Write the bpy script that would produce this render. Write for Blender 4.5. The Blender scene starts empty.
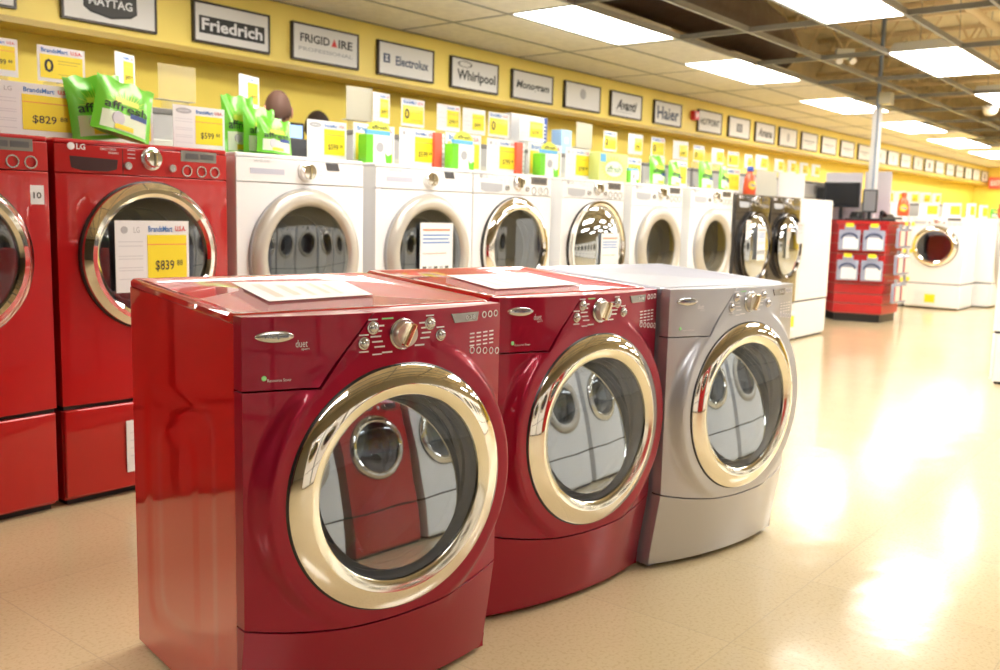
import bpy, bmesh, math, random
from mathutils import Vector, Matrix
random.seed(7)
PI = math.pi
SC = bpy.context.scene
COL = SC.collection

# ------------------------------------------------------------------ materials
MATS = {}
def mat(name, col=(.8, .8, .8), rough=.5, metal=0., coat=0., coat_rough=.03, emit=0., spec=.5, noise=None, bump=None, ior=None):
    if name in MATS: return MATS[name]
    m = bpy.data.materials.new(name); m.use_nodes = True
    nt = m.node_tree; b = nt.nodes['Principled BSDF']
    b.inputs['Base Color'].default_value = (*col, 1)
    b.inputs['Roughness'].default_value = rough
    b.inputs['Metallic'].default_value = metal
    b.inputs['Coat Weight'].default_value = coat
    b.inputs['Coat Roughness'].default_value = coat_rough
    b.inputs['Specular IOR Level'].default_value = spec
    if ior: b.inputs['IOR'].default_value = ior
    if emit:
        b.inputs['Emission Color'].default_value = (*col, 1)
        b.inputs['Emission Strength'].default_value = emit
    tc = nt.nodes.new('ShaderNodeTexCoord')
    if noise:      # (scale, amount): mottled colour variation that belongs to the surface
        n = nt.nodes.new('ShaderNodeTexNoise'); n.inputs['Scale'].default_value = noise[0]; n.inputs['Detail'].default_value = 4
        r = nt.nodes.new('ShaderNodeValToRGB')
        a = noise[1]
        r.color_ramp.elements[0].position = .35; r.color_ramp.elements[1].position = .65
        r.color_ramp.elements[0].color = (*[c * (1 - a) for c in col], 1)
        r.color_ramp.elements[1].color = (*[min(1, c * (1 + a)) for c in col], 1)
        nt.links.new(tc.outputs['Object'], n.inputs['Vector']); nt.links.new(n.outputs['Fac'], r.inputs['Fac'])
        nt.links.new(r.outputs['Color'], b.inputs['Base Color'])
    if bump:       # (scale, strength)
        n = nt.nodes.new('ShaderNodeTexNoise'); n.inputs['Scale'].default_value = bump[0]; n.inputs['Detail'].default_value = 2
        bp = nt.nodes.new('ShaderNodeBump'); bp.inputs['Strength'].default_value = bump[1]; bp.inputs['Distance'].default_value = .02
        nt.links.new(tc.outputs['Object'], n.inputs['Vector']); nt.links.new(n.outputs['Fac'], bp.inputs['Height'])
        nt.links.new(bp.outputs['Normal'], b.inputs['Normal'])
    MATS[name] = m
    return m

def glass_mat(name, tint, gloss=.16, rough=.02, gcol=(.9, .95, 1)):
    if name in MATS: return MATS[name]
    m = bpy.data.materials.new(name); m.use_nodes = True
    nt = m.node_tree; nt.nodes.clear()
    o = nt.nodes.new('ShaderNodeOutputMaterial'); mix = nt.nodes.new('ShaderNodeMixShader')
    t = nt.nodes.new('ShaderNodeBsdfTransparent'); t.inputs['Color'].default_value = (*tint, 1)
    g = nt.nodes.new('ShaderNodeBsdfGlossy'); g.inputs['Roughness'].default_value = rough; g.inputs['Color'].default_value = (*gcol, 1)
    lw = nt.nodes.new('ShaderNodeFresnel'); lw.inputs['IOR'].default_value = 1.5
    ge = nt.nodes.new('ShaderNodeNewGeometry'); im = nt.nodes.new('ShaderNodeMapRange')      # a thin pane reflects alike from both sides
    im.inputs['To Min'].default_value = 1.5; im.inputs['To Max'].default_value = 1 / 1.5
    nt.links.new(ge.outputs['Backfacing'], im.inputs['Value']); nt.links.new(im.outputs[0], lw.inputs['IOR'])
    ad = nt.nodes.new('ShaderNodeMath'); ad.operation = 'ADD'; ad.use_clamp = True; ad.inputs[1].default_value = gloss
    nt.links.new(lw.outputs[0], ad.inputs[0]); nt.links.new(ad.outputs[0], mix.inputs[0])
    nt.links.new(t.outputs[0], mix.inputs[1]); nt.links.new(g.outputs[0], mix.inputs[2]); nt.links.new(mix.outputs[0], o.inputs[0])
    MATS[name] = m
    return m

def film_mat(name, col, fac):
    if name in MATS: return MATS[name]
    m = bpy.data.materials.new(name); m.use_nodes = True
    nt = m.node_tree; nt.nodes.clear()
    o = nt.nodes.new('ShaderNodeOutputMaterial'); mix = nt.nodes.new('ShaderNodeMixShader'); mix.inputs[0].default_value = fac
    t = nt.nodes.new('ShaderNodeBsdfTransparent'); d = nt.nodes.new('ShaderNodeBsdfDiffuse'); d.inputs['Color'].default_value = (*col, 1)
    nt.links.new(t.outputs[0], mix.inputs[1]); nt.links.new(d.outputs[0], mix.inputs[2]); nt.links.new(mix.outputs[0], o.inputs[0])
    MATS[name] = m
    return m

def floor_mat():
    m = bpy.data.materials.new('waxed_beige_tile'); m.use_nodes = True
    nt = m.node_tree; b = nt.nodes['Principled BSDF']; N = nt.nodes.new; L = nt.links.new
    tc = N('ShaderNodeTexCoord')
    br = N('ShaderNodeTexBrick'); br.offset = 0; br.inputs['Scale'].default_value = 1
    br.inputs['Brick Width'].default_value = .61; br.inputs['Row Height'].default_value = .61; br.inputs['Mortar Size'].default_value = .0022
    br.inputs['Color1'].default_value = (.63, .51, .31, 1); br.inputs['Color2'].default_value = (.60, .485, .295, 1); br.inputs['Mortar'].default_value = (.54, .44, .28, 1)
    L(tc.outputs['Object'], br.inputs['Vector'])
    sp = N('ShaderNodeTexNoise'); sp.inputs['Scale'].default_value = 90; sp.inputs['Detail'].default_value = 5
    L(tc.outputs['Object'], sp.inputs['Vector'])
    rp = N('ShaderNodeValToRGB'); rp.color_ramp.elements[0].position = .32; rp.color_ramp.elements[0].color = (.80, .76, .70, 1)
    rp.color_ramp.elements[1].position = .5; rp.color_ramp.elements[1].color = (1, 1, 1, 1)
    L(sp.outputs['Fac'], rp.inputs['Fac'])
    mx = N('ShaderNodeMix'); mx.data_type = 'RGBA'; mx.blend_type = 'MULTIPLY'; mx.inputs[0].default_value = .6
    L(br.outputs['Color'], mx.inputs[6]); L(rp.outputs['Color'], mx.inputs[7]); L(mx.outputs[2], b.inputs['Base Color'])
    n2 = N('ShaderNodeTexNoise'); n2.inputs['Scale'].default_value = 1.7; n2.inputs['Detail'].default_value = 5
    L(tc.outputs['Object'], n2.inputs['Vector'])
    mr = N('ShaderNodeMapRange'); mr.inputs['To Min'].default_value = .13; mr.inputs['To Max'].default_value = .20
    L(n2.outputs['Fac'], mr.inputs['Value']); L(mr.outputs[0], b.inputs['Roughness'])
    n3 = N('ShaderNodeTexNoise'); n3.inputs['Scale'].default_value = 5; n3.inputs['Detail'].default_value = 3
    L(tc.outputs['Object'], n3.inputs['Vector'])
    bp = N('ShaderNodeBump'); bp.inputs['Strength'].default_value = .07; bp.inputs['Distance'].default_value = .03
    L(n3.outputs['Fac'], bp.inputs['Height']); L(bp.outputs['Normal'], b.inputs['Normal'])
    b.inputs['Specular IOR Level'].default_value = .55
    return m

red_candy = mat('candy_red_paint', (.315, .002, .028), .34, .45, .55, .02, spec=.3)
red_side = mat('red_side_paint', (.50, .002, .003), .30, .05, 1., .02, spec=.2); red_side.node_tree.nodes['Principled BSDF'].inputs['Coat IOR'].default_value = 2.5
red_gloss = mat('gloss_red_paint', (.46, .003, .006), .28, .25, 1., .02)
silver = mat('silver_paint', (.50, .505, .555), .36, .6, .7, .05)
silver_side = mat('silver_side_paint', (.45, .455, .54), .38, .6, .5, .08)
white_p = mat('white_enamel', (.90, .90, .91), .25, 0, .6, .04)
graphite = mat('graphite_metal', (.17, .155, .15), .16, .8, .8, .03)
chrome = mat('chrome', (.93, .905, .86), .045, 1.)
chrome_in = mat('polished_inner_chrome', (.94, .925, .83), .14, 1.)
satin = mat('satin_pewter_plastic', (.56, .52, .46), .32, .35, .3)
steel = mat('drum_steel', (.22, .235, .27), .3, .9)
rubber = mat('grey_rubber', (.13, .135, .155), .3)
black = mat('black_plastic', (.012, .012, .013), .3)
dark_gap = mat('dark_gap', (.012, .008, .008), .6)
silver_btn = mat('silver_button', (.62, .62, .64), .2, .9)
lcd = mat('smoked_display', (.10, .10, .11), .12, 0, .5)
lcd_grey = mat('grey_display', (.30, .28, .27), .18, .5, .5)
ink_white = mat('white_print', (.8, .76, .78), .5)
ink_black = mat('black_print', (.03, .03, .03), .6)
ink_grey = mat('grey_print', (.42, .42, .44), .6)
ink_pale = mat('pale_grey_print', (.62, .62, .66), .6)
ink_blue = mat('blue_print', (.05, .20, .55), .6)
ink_red = mat('red_print', (.70, .05, .05), .6)
ink_orange = mat('orange_print', (.85, .22, .10), .6)
paper = mat('white_paper', (.80, .80, .82), .45, 0, .25)
paper_yellow = mat('yellow_paper', (.90, .72, .02), .45, 0, .2)
lav = mat('lavender_back_paper', (.60, .58, .62), .5)
acrylic = mat('frosted_acrylic', (.58, .57, .50), .25)
glass_dark = glass_mat('smoked_door_glass', (.50, .53, .56), .17)
glass_row = glass_mat('row_door_glass', (.42, .44, .46), .12)
glass_mirror = glass_mat('mirrored_door_glass', (.12, .12, .13), .5, .03)
wall_y = mat('yellow_wall_paint', (.97, .76, .12), .55, noise=(2.5, .03))
soffit_y = mat('yellow_soffit_paint', (.95, .74, .17), .5, noise=(2.5, .03))
tan = mat('tan_upper_wall', (.74, .64, .46), .8, noise=(3, .08))
deck_m = mat('tan_roof_deck', (.88, .78, .55), .8, noise=(1.2, .12))
joist_m = mat('beige_joist_steel', (.80, .66, .44), .6)
grid_m = mat('grey_grid_tee', (.27, .27, .26), .45)
housing = mat('white_lamp_housing', (.62, .62, .60), .35)
lampglow = mat('lit_diffuser', (1., .975, .915), .4, emit=18.)
frame_m = mat('dark_sign_frame', (.035, .025, .02), .4)
sign_white = mat('sign_white_board', (.78, .76, .74), .5)
green = mat('green_foil', (.16, .60, .03), .28, .1, .4)
green_lt = mat('light_green_film', (.45, .80, .12), .35)
lime = mat('lime_yellow_burst', (.80, .85, .10), .4)
sky_blue = mat('sky_blue_band', (.12, .45, .80), .4)
navy = mat('navy_print', (.04, .08, .30), .4)
kiosk_red = mat('red_slatwall', (.50, .010, .012), .30, 0, .4)
kiosk_groove = mat('slatwall_groove', (.42, .20, .16), .4)
blister = mat('clear_blister_plastic', (.36, .38, .50), .12, 0, .6)
tide_red = mat('orange_red_bottle', (.85, .09, .02), .3, 0, .5)
tide_blue = mat('blue_cap', (.02, .08, .45), .3)
grey_app = mat('grey_appliance_paint', (.42, .41, .40), .4)
grey_dark = mat('dark_grey_top', (.16, .15, .14), .45)
duct_m = mat('dark_brown_duct_wrap', (.085, .052, .042), .38, bump=(6, .6))
alu = mat('brushed_pole_metal', (.60, .60, .62), .35, .8)
skin_m = mat('skin', (.42, .20, .12), .5)
hair_m = mat('short_dark_hair', (.035, .02, .015), .7)
suit = mat('charcoal_cloth', (.03, .03, .033), .8)
screen_blue = mat('lit_blue_screen', (.35, .55, .85), .3, emit=.9)
exit_red = mat('red_plastic_box', (.6, .02, .02), .4)

# ------------------------------------------------------------------ helpers
def link(o, parent=None):
    COL.objects.link(o)
    if parent: o.parent = parent
    return o
def tag(o, label, cat, group=None, kind=None):
    if label: o['label'] = label
    if cat: o['category'] = cat
    if group: o['group'] = group
    if kind: o['kind'] = kind
    return o
def empty(name, loc=(0, 0, 0), rz=0., label=None, cat=None, group=None):
    o = bpy.data.objects.new(name, None); o.empty_display_size = .05
    o.location = loc; o.rotation_euler = (0, 0, rz); COL.objects.link(o)
    return tag(o, label, cat, group)
def ob(name, bm, m, parent=None, smooth=False, bevel=0., seg=2, loc=None, kind=None):
    if isinstance(bm, bpy.types.Mesh): me = bm
    else:
        bmesh.ops.recalc_face_normals(bm, faces=bm.faces)
        if name in ('door_glass', 'inner_pane'):      # one-sided panes face outwards
            bm.normal_update()
            if sum(f.normal.y for f in bm.faces) > 0: bmesh.ops.reverse_faces(bm, faces=bm.faces)
        me = bpy.data.meshes.new(name); bm.to_mesh(me); bm.free()
        if smooth:
            for p in me.polygons: p.use_smooth = True
            me.set_sharp_from_angle(angle=math.radians(smooth if smooth is not True else 40))
    ms = m if isinstance(m, (list, tuple)) else [m]
    if not me.materials:
        for x in ms: me.materials.append(x)
    o = bpy.data.objects.new(name, me); link(o, parent)
    if loc: o.location = loc
    if bevel:
        md = o.modifiers.new('edge', 'BEVEL'); md.width = bevel; md.segments = seg; md.limit_method = 'ANGLE'; md.angle_limit = math.radians(40)
        md.harden_normals = False
    if kind: o['kind'] = kind
    return o
def struct(name, bm, m, **k):
    return ob(name, bm, m, kind='structure', **k)
def box(bm, x0, x1, y0, y1, z0, z1, mi=0):
    vs = [bm.verts.new((x, y, z)) for z in (z0, z1) for y in (y0, y1) for x in (x0, x1)]
    for f in ((0, 1, 3, 2), (4, 6, 7, 5), (0, 4, 5, 1), (1, 5, 7, 3), (3, 7, 6, 2), (2, 6, 4, 0)):
        bm.faces.new([vs[i] for i in f]).material_index = mi
    return vs
def bx(*a):
    bm = bmesh.new(); box(bm, *a); return bm
def rod(bm, p0, p1, r0, r1=None, n=12, caps=True):
    p0, p1 = Vector(p0), Vector(p1); r1 = r0 if r1 is None else r1
    d = (p1 - p0).normalized(); u = d.orthogonal().normalized(); v = d.cross(u)
    A = [bm.verts.new(p0 + (u * math.cos(2 * PI * i / n) + v * math.sin(2 * PI * i / n)) * r0) for i in range(n)]
    B = [bm.verts.new(p1 + (u * math.cos(2 * PI * i / n) + v * math.sin(2 * PI * i / n)) * r1) for i in range(n)]
    for i in range(n): bm.faces.new((A[i], A[(i + 1) % n], B[(i + 1) % n], B[i]))
    if caps: bm.faces.new(A[::-1]); bm.faces.new(B)
def tube(bm, pts, rad, n=12):
    pts = [Vector(p) for p in pts]; rad = rad if isinstance(rad, list) else [rad] * len(pts)
    prev = None; u = None
    for i, p in enumerate(pts):
        d = (pts[min(i + 1, len(pts) - 1)] - pts[max(i - 1, 0)]).normalized()
        u = d.orthogonal().normalized() if u is None else (u - d * u.dot(d)).normalized()
        v = d.cross(u)
        ring = [bm.verts.new(p + (u * math.cos(2 * PI * k / n) + v * math.sin(2 * PI * k / n)) * rad[i]) for k in range(n)]
        if prev:
            for k in range(n): bm.faces.new((prev[k], prev[(k + 1) % n], ring[(k + 1) % n], ring[k]))
        else: bm.faces.new(ring[::-1])
        prev = ring
    bm.faces.new(prev)
def lathe(bm, prof, c, n=64, axis='y', closed=False):
    """prof: (radius, position along the axis); around the y or z axis through c"""
    rings = []
    for r, a in prof:
        if r < 1e-5:
            p = (c[0], c[1] + a, c[2]) if axis == 'y' else (c[0], c[1], c[2] + a)
            rings.append([bm.verts.new(p)])
        else:
            ring = []
            for k in range(n):
                t = 2 * PI * k / n; s, q = math.cos(t) * r, math.sin(t) * r
                ring.append(bm.verts.new((c[0] + s, c[1] + a, c[2] + q) if axis == 'y' else (c[0] + s, c[1] + q, c[2] + a)))
            rings.append(ring)
    prs = list(zip(rings, rings[1:])) + ([(rings[-1], rings[0])] if closed else [])
    for A, B in prs:
        if len(A) == 1 and len(B) == 1: continue
        for k in range(n):
            j = (k + 1) % n
            if len(A) == 1: bm.faces.new((A[0], B[j], B[k]))
            elif len(B) == 1: bm.faces.new((A[k], A[j], B[0]))
            else: bm.faces.new((A[k], A[j], B[j], B[k]))
def prism(bm, poly, a0, a1, axis='y'):
    f = {'y': lambda p, a: (p[0], a, p[1]), 'z': lambda p, a: (p[0], p[1], a), 'x': lambda p, a: (a, p[0], p[1])}[axis]
    A = [bm.verts.new(f(p, a0)) for p in poly]; B = [bm.verts.new(f(p, a1)) for p in poly]
    n = len(poly)
    bm.faces.new(A); bm.faces.new(B[::-1])
    for i in range(n): bm.faces.new((A[i], B[i], B[(i + 1) % n], A[(i + 1) % n]))
def slab(poly, yf, back, nx=24, nz=6, thick=None):
    """an (x, z) outline laid on the curved surface y = yf(x, z) and given depth to y = back (or by thick)"""
    bm = bmesh.new()
    bm.faces.new([bm.verts.new((p[0], 0, p[1])) for p in poly])
    xs = [p[0] for p in poly]; zs = [p[1] for p in poly]
    for i in range(1, nx):
        x = min(xs) + (max(xs) - min(xs)) * i / nx
        bmesh.ops.bisect_plane(bm, geom=bm.verts[:] + bm.edges[:] + bm.faces[:], plane_co=(x, 0, 0), plane_no=(1, 0, 0))
    for i in range(1, nz):
        z = min(zs) + (max(zs) - min(zs)) * i / nz
        bmesh.ops.bisect_plane(bm, geom=bm.verts[:] + bm.edges[:] + bm.faces[:], plane_co=(0, 0, z), plane_no=(0, 0, 1))
    front = bm.verts[:]
    r = bmesh.ops.extrude_face_region(bm, geom=bm.faces[:])
    nw = [v for v in r['geom'] if isinstance(v, bmesh.types.BMVert)]
    for v in nw: v.co.y = (yf(v.co.x, v.co.z) + thick) if thick is not None else back
    for v in front: v.co.y = yf(v.co.x, v.co.z)
    return bm
def radial_panel(outline, c, r0, yf, back, radii, back_in):
    """front panel with a round opening: rings run from the opening to the outline"""
    bm = bmesh.new(); n = 120
    ang = [2 * PI * i / n for i in range(n)]
    for p in outline: ang.append(math.atan2(p[1] - c[1], p[0] - c[0]) % (2 * PI))
    ang = sorted(ang); ang = [a for i, a in enumerate(ang) if i == 0 or a - ang[i - 1] > 1e-4]
    def reach(a):
        d = (math.cos(a), math.sin(a)); best = 1e9
        for i in range(len(outline)):
            p, q = outline[i], outline[(i + 1) % len(outline)]
            ex, ez = q[0] - p[0], q[1] - p[1]; den = d[0] * ez - d[1] * ex
            if abs(den) < 1e-12: continue
            t = ((p[0] - c[0]) * ez - (p[1] - c[1]) * ex) / den; s = ((p[0] - c[0]) * d[1] - (p[1] - c[1]) * d[0]) / den
            if t > 0 and -1e-6 <= s <= 1 + 1e-6: best = min(best, t)
        return best
    cols = []
    for a in ang:
        R = reach(a); rr = [min(r, r0 + (R - r0) * (.35 + .6 * k / max(1, len(radii) - 1))) for k, r in enumerate(radii)]
        rs = [r0] + rr + [rr[-1] + (R - rr[-1]) * k / 4 for k in (1, 2, 3, 4)]
        col = [bm.verts.new((c[0] + math.cos(a) * r0, back_in, c[1] + math.sin(a) * r0))]
        for r in rs:
            x, z = c[0] + math.cos(a) * r, c[1] + math.sin(a) * r
            col.append(bm.verts.new((x, yf(x, z), z)))
        col.append(bm.verts.new((col[-1].co.x, back, col[-1].co.z)))
        cols.append(col)
    for i in range(len(cols)):
        A, B = cols[i], cols[(i + 1) % len(cols)]
        for k in range(len(A) - 1): bm.faces.new((A[k], B[k], B[k + 1], A[k + 1]))
    return bm

TXT = {}
def text_bm(s, size=1., w=None, bold=0., shear=0., res=2):
    """a word as flat faces in the x-z plane facing -y, its centre on the origin; h = cap height"""
    key = (s, bold, shear, res)
    if key not in TXT:
        cu = bpy.data.curves.new('word', 'FONT'); cu.body = s; cu.size = 1.; cu.align_x = 'CENTER'; cu.resolution_u = res
        cu.offset = bold; cu.shear = shear; cu.fill_mode = 'FRONT'
        o = bpy.data.objects.new('word', cu); COL.objects.link(o)
        dg = bpy.context.evaluated_depsgraph_get(); me = bpy.data.meshes.new_from_object(o.evaluated_get(dg))
        bpy.data.objects.remove(o); bpy.data.curves.remove(cu)
        xs = [v.co.x for v in me.vertices]; ys = [v.co.y for v in me.vertices]
        TXT[key] = (me, (min(xs) + max(xs)) / 2, max(xs) - min(xs), (min(ys) + max(ys)) / 2, max(ys) - min(ys))
    me, cx, ww, cy, hh = TXT[key]
    bm = bmesh.new(); bm.from_mesh(me)
    sz = size / max(hh, .01) if size else None
    sx = w / ww if w else sz
    if sz is None: sz = sx
    for v in bm.verts: v.co = ((v.co.x - cx) * sx, 0, (v.co.y - cy) * sz)
    for f in bm.faces: f.normal_update()
    return bm
def words_on(name, items, m, parent, y=0., yf=None):
    """items: (text, x, z, height, width, bold, shear) merged to one lettering mesh on a front face"""
    out = bmesh.new()
    for it in items:
        t, x, z, h = it[:4]; w = it[4] if len(it) > 4 else None
        b = text_bm(t, h, w, it[5] if len(it) > 5 else 0., it[6] if len(it) > 6 else 0.)
        for v in b.verts: v.co.x += x; v.co.z += z; v.co.y = (yf(v.co.x, v.co.z) if yf else 0) + y
        tmp = bpy.data.meshes.new('t'); b.to_mesh(tmp); b.free(); out.from_mesh(tmp); bpy.data.meshes.remove(tmp)
    me = bpy.data.meshes.new(name); out.to_mesh(me); out.free(); me.materials.append(m)
    o = bpy.data.objects.new(name, me); return link(o, parent)
def lines_bm(rows, y, th=.0006):
    bm = bmesh.new()
    for x0, x1, z0, z1 in rows: box(bm, x0, x1, y - th, y, z0, z1)
    return bm
def kids(o): return [c for c in bpy.data.objects if c.parent == o]
CH = {}
def copy_tree(o, parent=None):
    c = o.copy(); COL.objects.link(c)
    if parent: c.parent = parent
    for ch in list(o.children): copy_tree(ch, c)
    return c
def place(src, loc, rz, label, cat=None, group=None, scale=None):
    c = copy_tree(src); c.location = loc; c.rotation_euler = (0, 0, rz)
    if scale: c.scale = scale
    return tag(c, label, cat, group)

# ------------------------------------------------------------------ camera
f_px, yaw, pitch, roll = 939.4, .8910, .1280, .0243
fw = Vector((math.sin(yaw) * math.cos(pitch), math.cos(yaw) * math.cos(pitch), -math.sin(pitch)))
r0 = Vector((math.cos(yaw), -math.sin(yaw), 0)); u0 = r0.cross(fw)
rt = r0 * math.cos(roll) + u0 * math.sin(roll); up = -r0 * math.sin(roll) + u0 * math.cos(roll)
cam = bpy.data.cameras.new('camera'); co = bpy.data.objects.new('camera', cam); COL.objects.link(co)
M = Matrix((rt, up, -fw)).transposed().to_4x4(); M.translation = (-1.1768, -1.6782, 1.1904); co.matrix_world = M
cam.sensor_width = 36; cam.lens = f_px / 1000 * 36; cam.clip_start = .05
cam.dof.use_dof = True; cam.dof.focus_distance = 2.25; cam.dof.aperture_fstop = 4.5
SC.camera = co

# ------------------------------------------------------------------ room
X0, X1, Y0, YB, ZD, ZC = -8., 27., -8., 4.65, 4.3, 2.75
struct('floor', bx(X0, X1 + .1, Y0, YB + .1, -.05, 0), floor_mat())
struct('ceiling', bx(X0, X1 + .1, Y0, YB + .1, ZD, ZD + .05), deck_m)
struct('wall_back', bx(X0, X1 + .1, YB, YB + .1, 0, ZC), wall_y)
struct('wall_back_upper', bx(X0, X1 + .1, YB, YB + .1, ZC, ZD), tan)
struct('wall_right', bx(X1, X1 + .1, Y0, YB, 0, ZC + .02), wall_y)
struct('wall_right_upper', bx(X1, X1 + .1, Y0, YB, ZC + .02, ZD), tan)
struct('wall_left', bx(X0 - .1, X0, Y0, YB + .1, 0, ZD), mat('dim_cream_wall_paint', (.10, .085, .06), .6))
struct('wall_front', bx(X0, X1 + .1, Y0 - .1, Y0, 0, ZD), mat('grey_far_wall_paint', (.45, .41, .32), .6))
struct('trim_1', bx(X0, X1, 4.35, YB, 2.305, ZC), soffit_y)
bm = bmesh.new(); prism(bm, [(4.30, 2.262), (4.30, 2.292), (4.335, 2.292), (4.335, 2.305), (YB, 2.305), (YB, 2.275), (4.345, 2.262)], X0, X1, 'x')
struct('trim_2', bm, mat('dull_gold_rail', (.50, .34, .06), .4))
# open suspended grid
bm = bmesh.new()
gy = [4.33, 3.72, 3.13, 2.51, 1.87, 1.235, .60, -.02, -.65, -1.28, -1.9, -2.53, -3.15, -3.8, -4.4]
gx = [4.79 + 1.64 * k for k in range(-6, 12)]
for y in gy: box(bm, X0, X1, y - .014, y + .014, ZC, ZC + .003); box(bm, X0, X1, y - .003, y + .003, ZC + .003, ZC + .05)
for x in gx: box(bm, x - .014, x + .014, gy[-1], 4.36, ZC + .001, ZC + .004); box(bm, x - .003, x + .003, gy[-1], 4.36, ZC + .004, ZC + .045)
struct('ceiling_grid', bm, grid_m)
bm = bmesh.new(); tx = [X0] + gx + [X1]
LX = [(4.79 - .02, 6.37), (7.66, 9.32), (11.05, 12.79), (14.27, 16.21), (17.64, 19.88), (21.08, 23.32), (24.38, 26.32), (1.48, 3.14), (-1.77, -.11), (-5.02, -3.36)]
box(bm, X0, X1, 3.16, 4.36, ZC + .005, ZC + .02)
edges = sorted([X0] + [e for p in LX for e in p] + [X1])
for a, b in zip(edges[::2], edges[1::2]): box(bm, a, b, 2.52, 3.16, ZC + .005, ZC + .02)
struct('ceiling_tile_strip', bm, mat('acoustic_tile', (.82, .77, .68), .85, noise=(14, .05)))
bm = bmesh.new()
for x in gx[3:]:
    for y in (1.5, .3): rod(bm, (x + .3, y, ZC + .04), (x + .36, y + .05, ZD), .004, n=5)
struct('ceiling_wire', bm, grid_m)
for k, x in enumerate([5.2, 7.2, 9.2, 11.2, 13.2, 15.2, 17.2, 19.2, 21.2]):
    bm = bmesh.new()
    box(bm, x - .05, x + .05, Y0, YB, ZD - .07, ZD - .01); box(bm, x - .045, x + .045, Y0, YB, ZD - .62, ZD - .57)
    n = 22; st = (YB - Y0) / n
    for i in range(n):
        a, b_ = Y0 + i * st, Y0 + (i + 1) * st
        rod(bm, (x, a, ZD - .59), (x, (a + b_) / 2, ZD - .04), .016, n=6); rod(bm, (x, (a + b_) / 2, ZD - .04), (x, b_, ZD - .59), .016, n=6)
    struct('ceiling_joist', bm, joist_m)
bm = bmesh.new()
for y in (1.1, -.9): rod(bm, (X0, y, ZD - .75), (X1, y, ZD - .75), .045, n=10)
struct('ceiling_sprinkler_pipe', bm, joist_m)

# lamps in the grid
def lamp_proto(L, Wd):
    r = empty('ceiling_lamp')
    bm = bmesh.new(); prism(bm, [(0, .012), (0, .03), (.05, .10), (Wd - .05, .10), (Wd, .03), (Wd, .012)], 0, L, 'x')
    ob('housing', bm, housing, r, bevel=.006)
    ob('diffuser', bx(.015, L - .015, .015, Wd - .015, .002, .0115), lampglow, r)
    return r
LAMPS = {0: [(4.79, 2.51, 1.56, .60), (7.68, 2.55, 1.62, .61), (11.07, 2.64, 1.70, .63), (14.29, 2.71, 1.90, .64), (17.66, 2.80, 2.2, .64), (21.1, 2.88, 2.2, .64), (24.4, 2.9, 1.9, .64)],
         1: [(4.79, .60, 1.64, .62), (8.05, .60, 1.68, .63), (11.35, .62, 1.68, .63), (14.7, .66, 1.7, .63), (18.0, .70, 1.7, .63), (21.2, .70, 1.7, .63), (24.4, .7, 1.7, .63)],
         2: [(4.79, -1.28, 1.6, .62), (8.05, -1.28, 1.6, .62), (11.35, -1.28, 1.6, .62), (14.7, -1.28, 1.6, .62), (18., -1.28, 1.6, .62)]}
LAB = {(0, 0): 'long lit ceiling lamp beside the dark duct, biggest along the sign wall',
       (0, 1): 'lit ceiling lamp under the end of the dark duct, second along the sign wall',
       (0, 2): 'lit ceiling lamp just before the metal pole, third along the sign wall',
       (0, 3): 'lit ceiling lamp just past the metal pole, fourth along the sign wall',
       (0, 4): 'small lit ceiling lamp deep in the store, fifth along the sign wall',
       (0, 5): 'tiny far lit ceiling lamp, sixth of the row along the sign wall',
       (1, 0): 'big lit ceiling lamp cut by the top edge, first of the inner row',
       (1, 1): 'wide lit ceiling lamp below the open joists, second of the inner row',
       (1, 2): 'lit ceiling lamp above the white dome, third of the inner row'}
for row, ls in LAMPS.items():
    for k, (x, y, L, Wd) in enumerate(ls):
        r = lamp_proto(L, Wd); r.location = (x, y, ZC)
        if (row, k) in LAB: tag(r, LAB[row, k], 'ceiling lamp', 'ceiling lamps')
        else: tag(r, 'lit rectangular ceiling lamp of the inner rows over the store floor', 'ceiling lamp', 'ceiling lamps over the store floor')
base_l = lamp_proto(1.62, .62); base_l.location = (1.5, 2.5, ZC); tag(base_l, 'lit rectangular ceiling lamp of the inner rows over the store floor', 'ceiling lamp', 'ceiling lamps over the store floor')
for x, y in [(-1.75, 2.5), (-5, 2.5), (1.5, .6), (-5, .6), (1.5, -1.28), (-1.75, -3.2), (4.79, -3.2), (8.05, -3.2), (11.35, -3.2), (14.7, -3.2), (18., -3.2), (8.05, -5.2), (11.35, -5.2), (14.7, -5.2), (21.2, -1.28), (21.2, -3.2)]:
    c = copy_tree(base_l); c.location = (x, y, ZC)

# duct, dome, emergency light
bm = bmesh.new()
path = [(4.2, 3.75, 3.62), (5.5, 3.62, 3.62), (6.6, 3.50, 3.58), (7.6, 3.42, 3.55), (8.6, 3.36, 3.50), (9.4, 3.32, 3.46), (9.95, 3.30, 3.38), (10.25, 3.28, 3.22)]
tube(bm, path, [.34, .34, .33, .34, .33, .34, .33, .30], 20)
r = empty('air_duct', (0, 0, 0), 0, 'thick dark brown air duct sagging above the open ceiling grid', 'duct')
ob('duct_sleeve', bm, duct_m, r, smooth=True)
bm = bmesh.new()
for t in (2, 5):
    p = path[t]; lathe(bm, [(.345, -.02), (.355, -.02), (.355, .02), (.345, .02)], (0, 0, 0), 20, 'y', True)
    for v in bm.verts:
        if not v.tag: v.co = Vector((p[0] + v.co.y, p[1] + v.co.x, p[2] + v.co.z)); v.tag = True
    break
ob('band', bm, grid_m, r)
bm = bmesh.new()
for p in (path[1], path[4], path[6]): rod(bm, (p[0], p[1], p[2] + .33), (p[0], p[1], ZD), .006, n=6); break
ob('hanger_wire', bm, grid_m, r)
r = empty('security_camera', (12.6, 1.30, ZC), 0, 'white security dome hanging below the grid beyond the inner lamps', 'camera')
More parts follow.
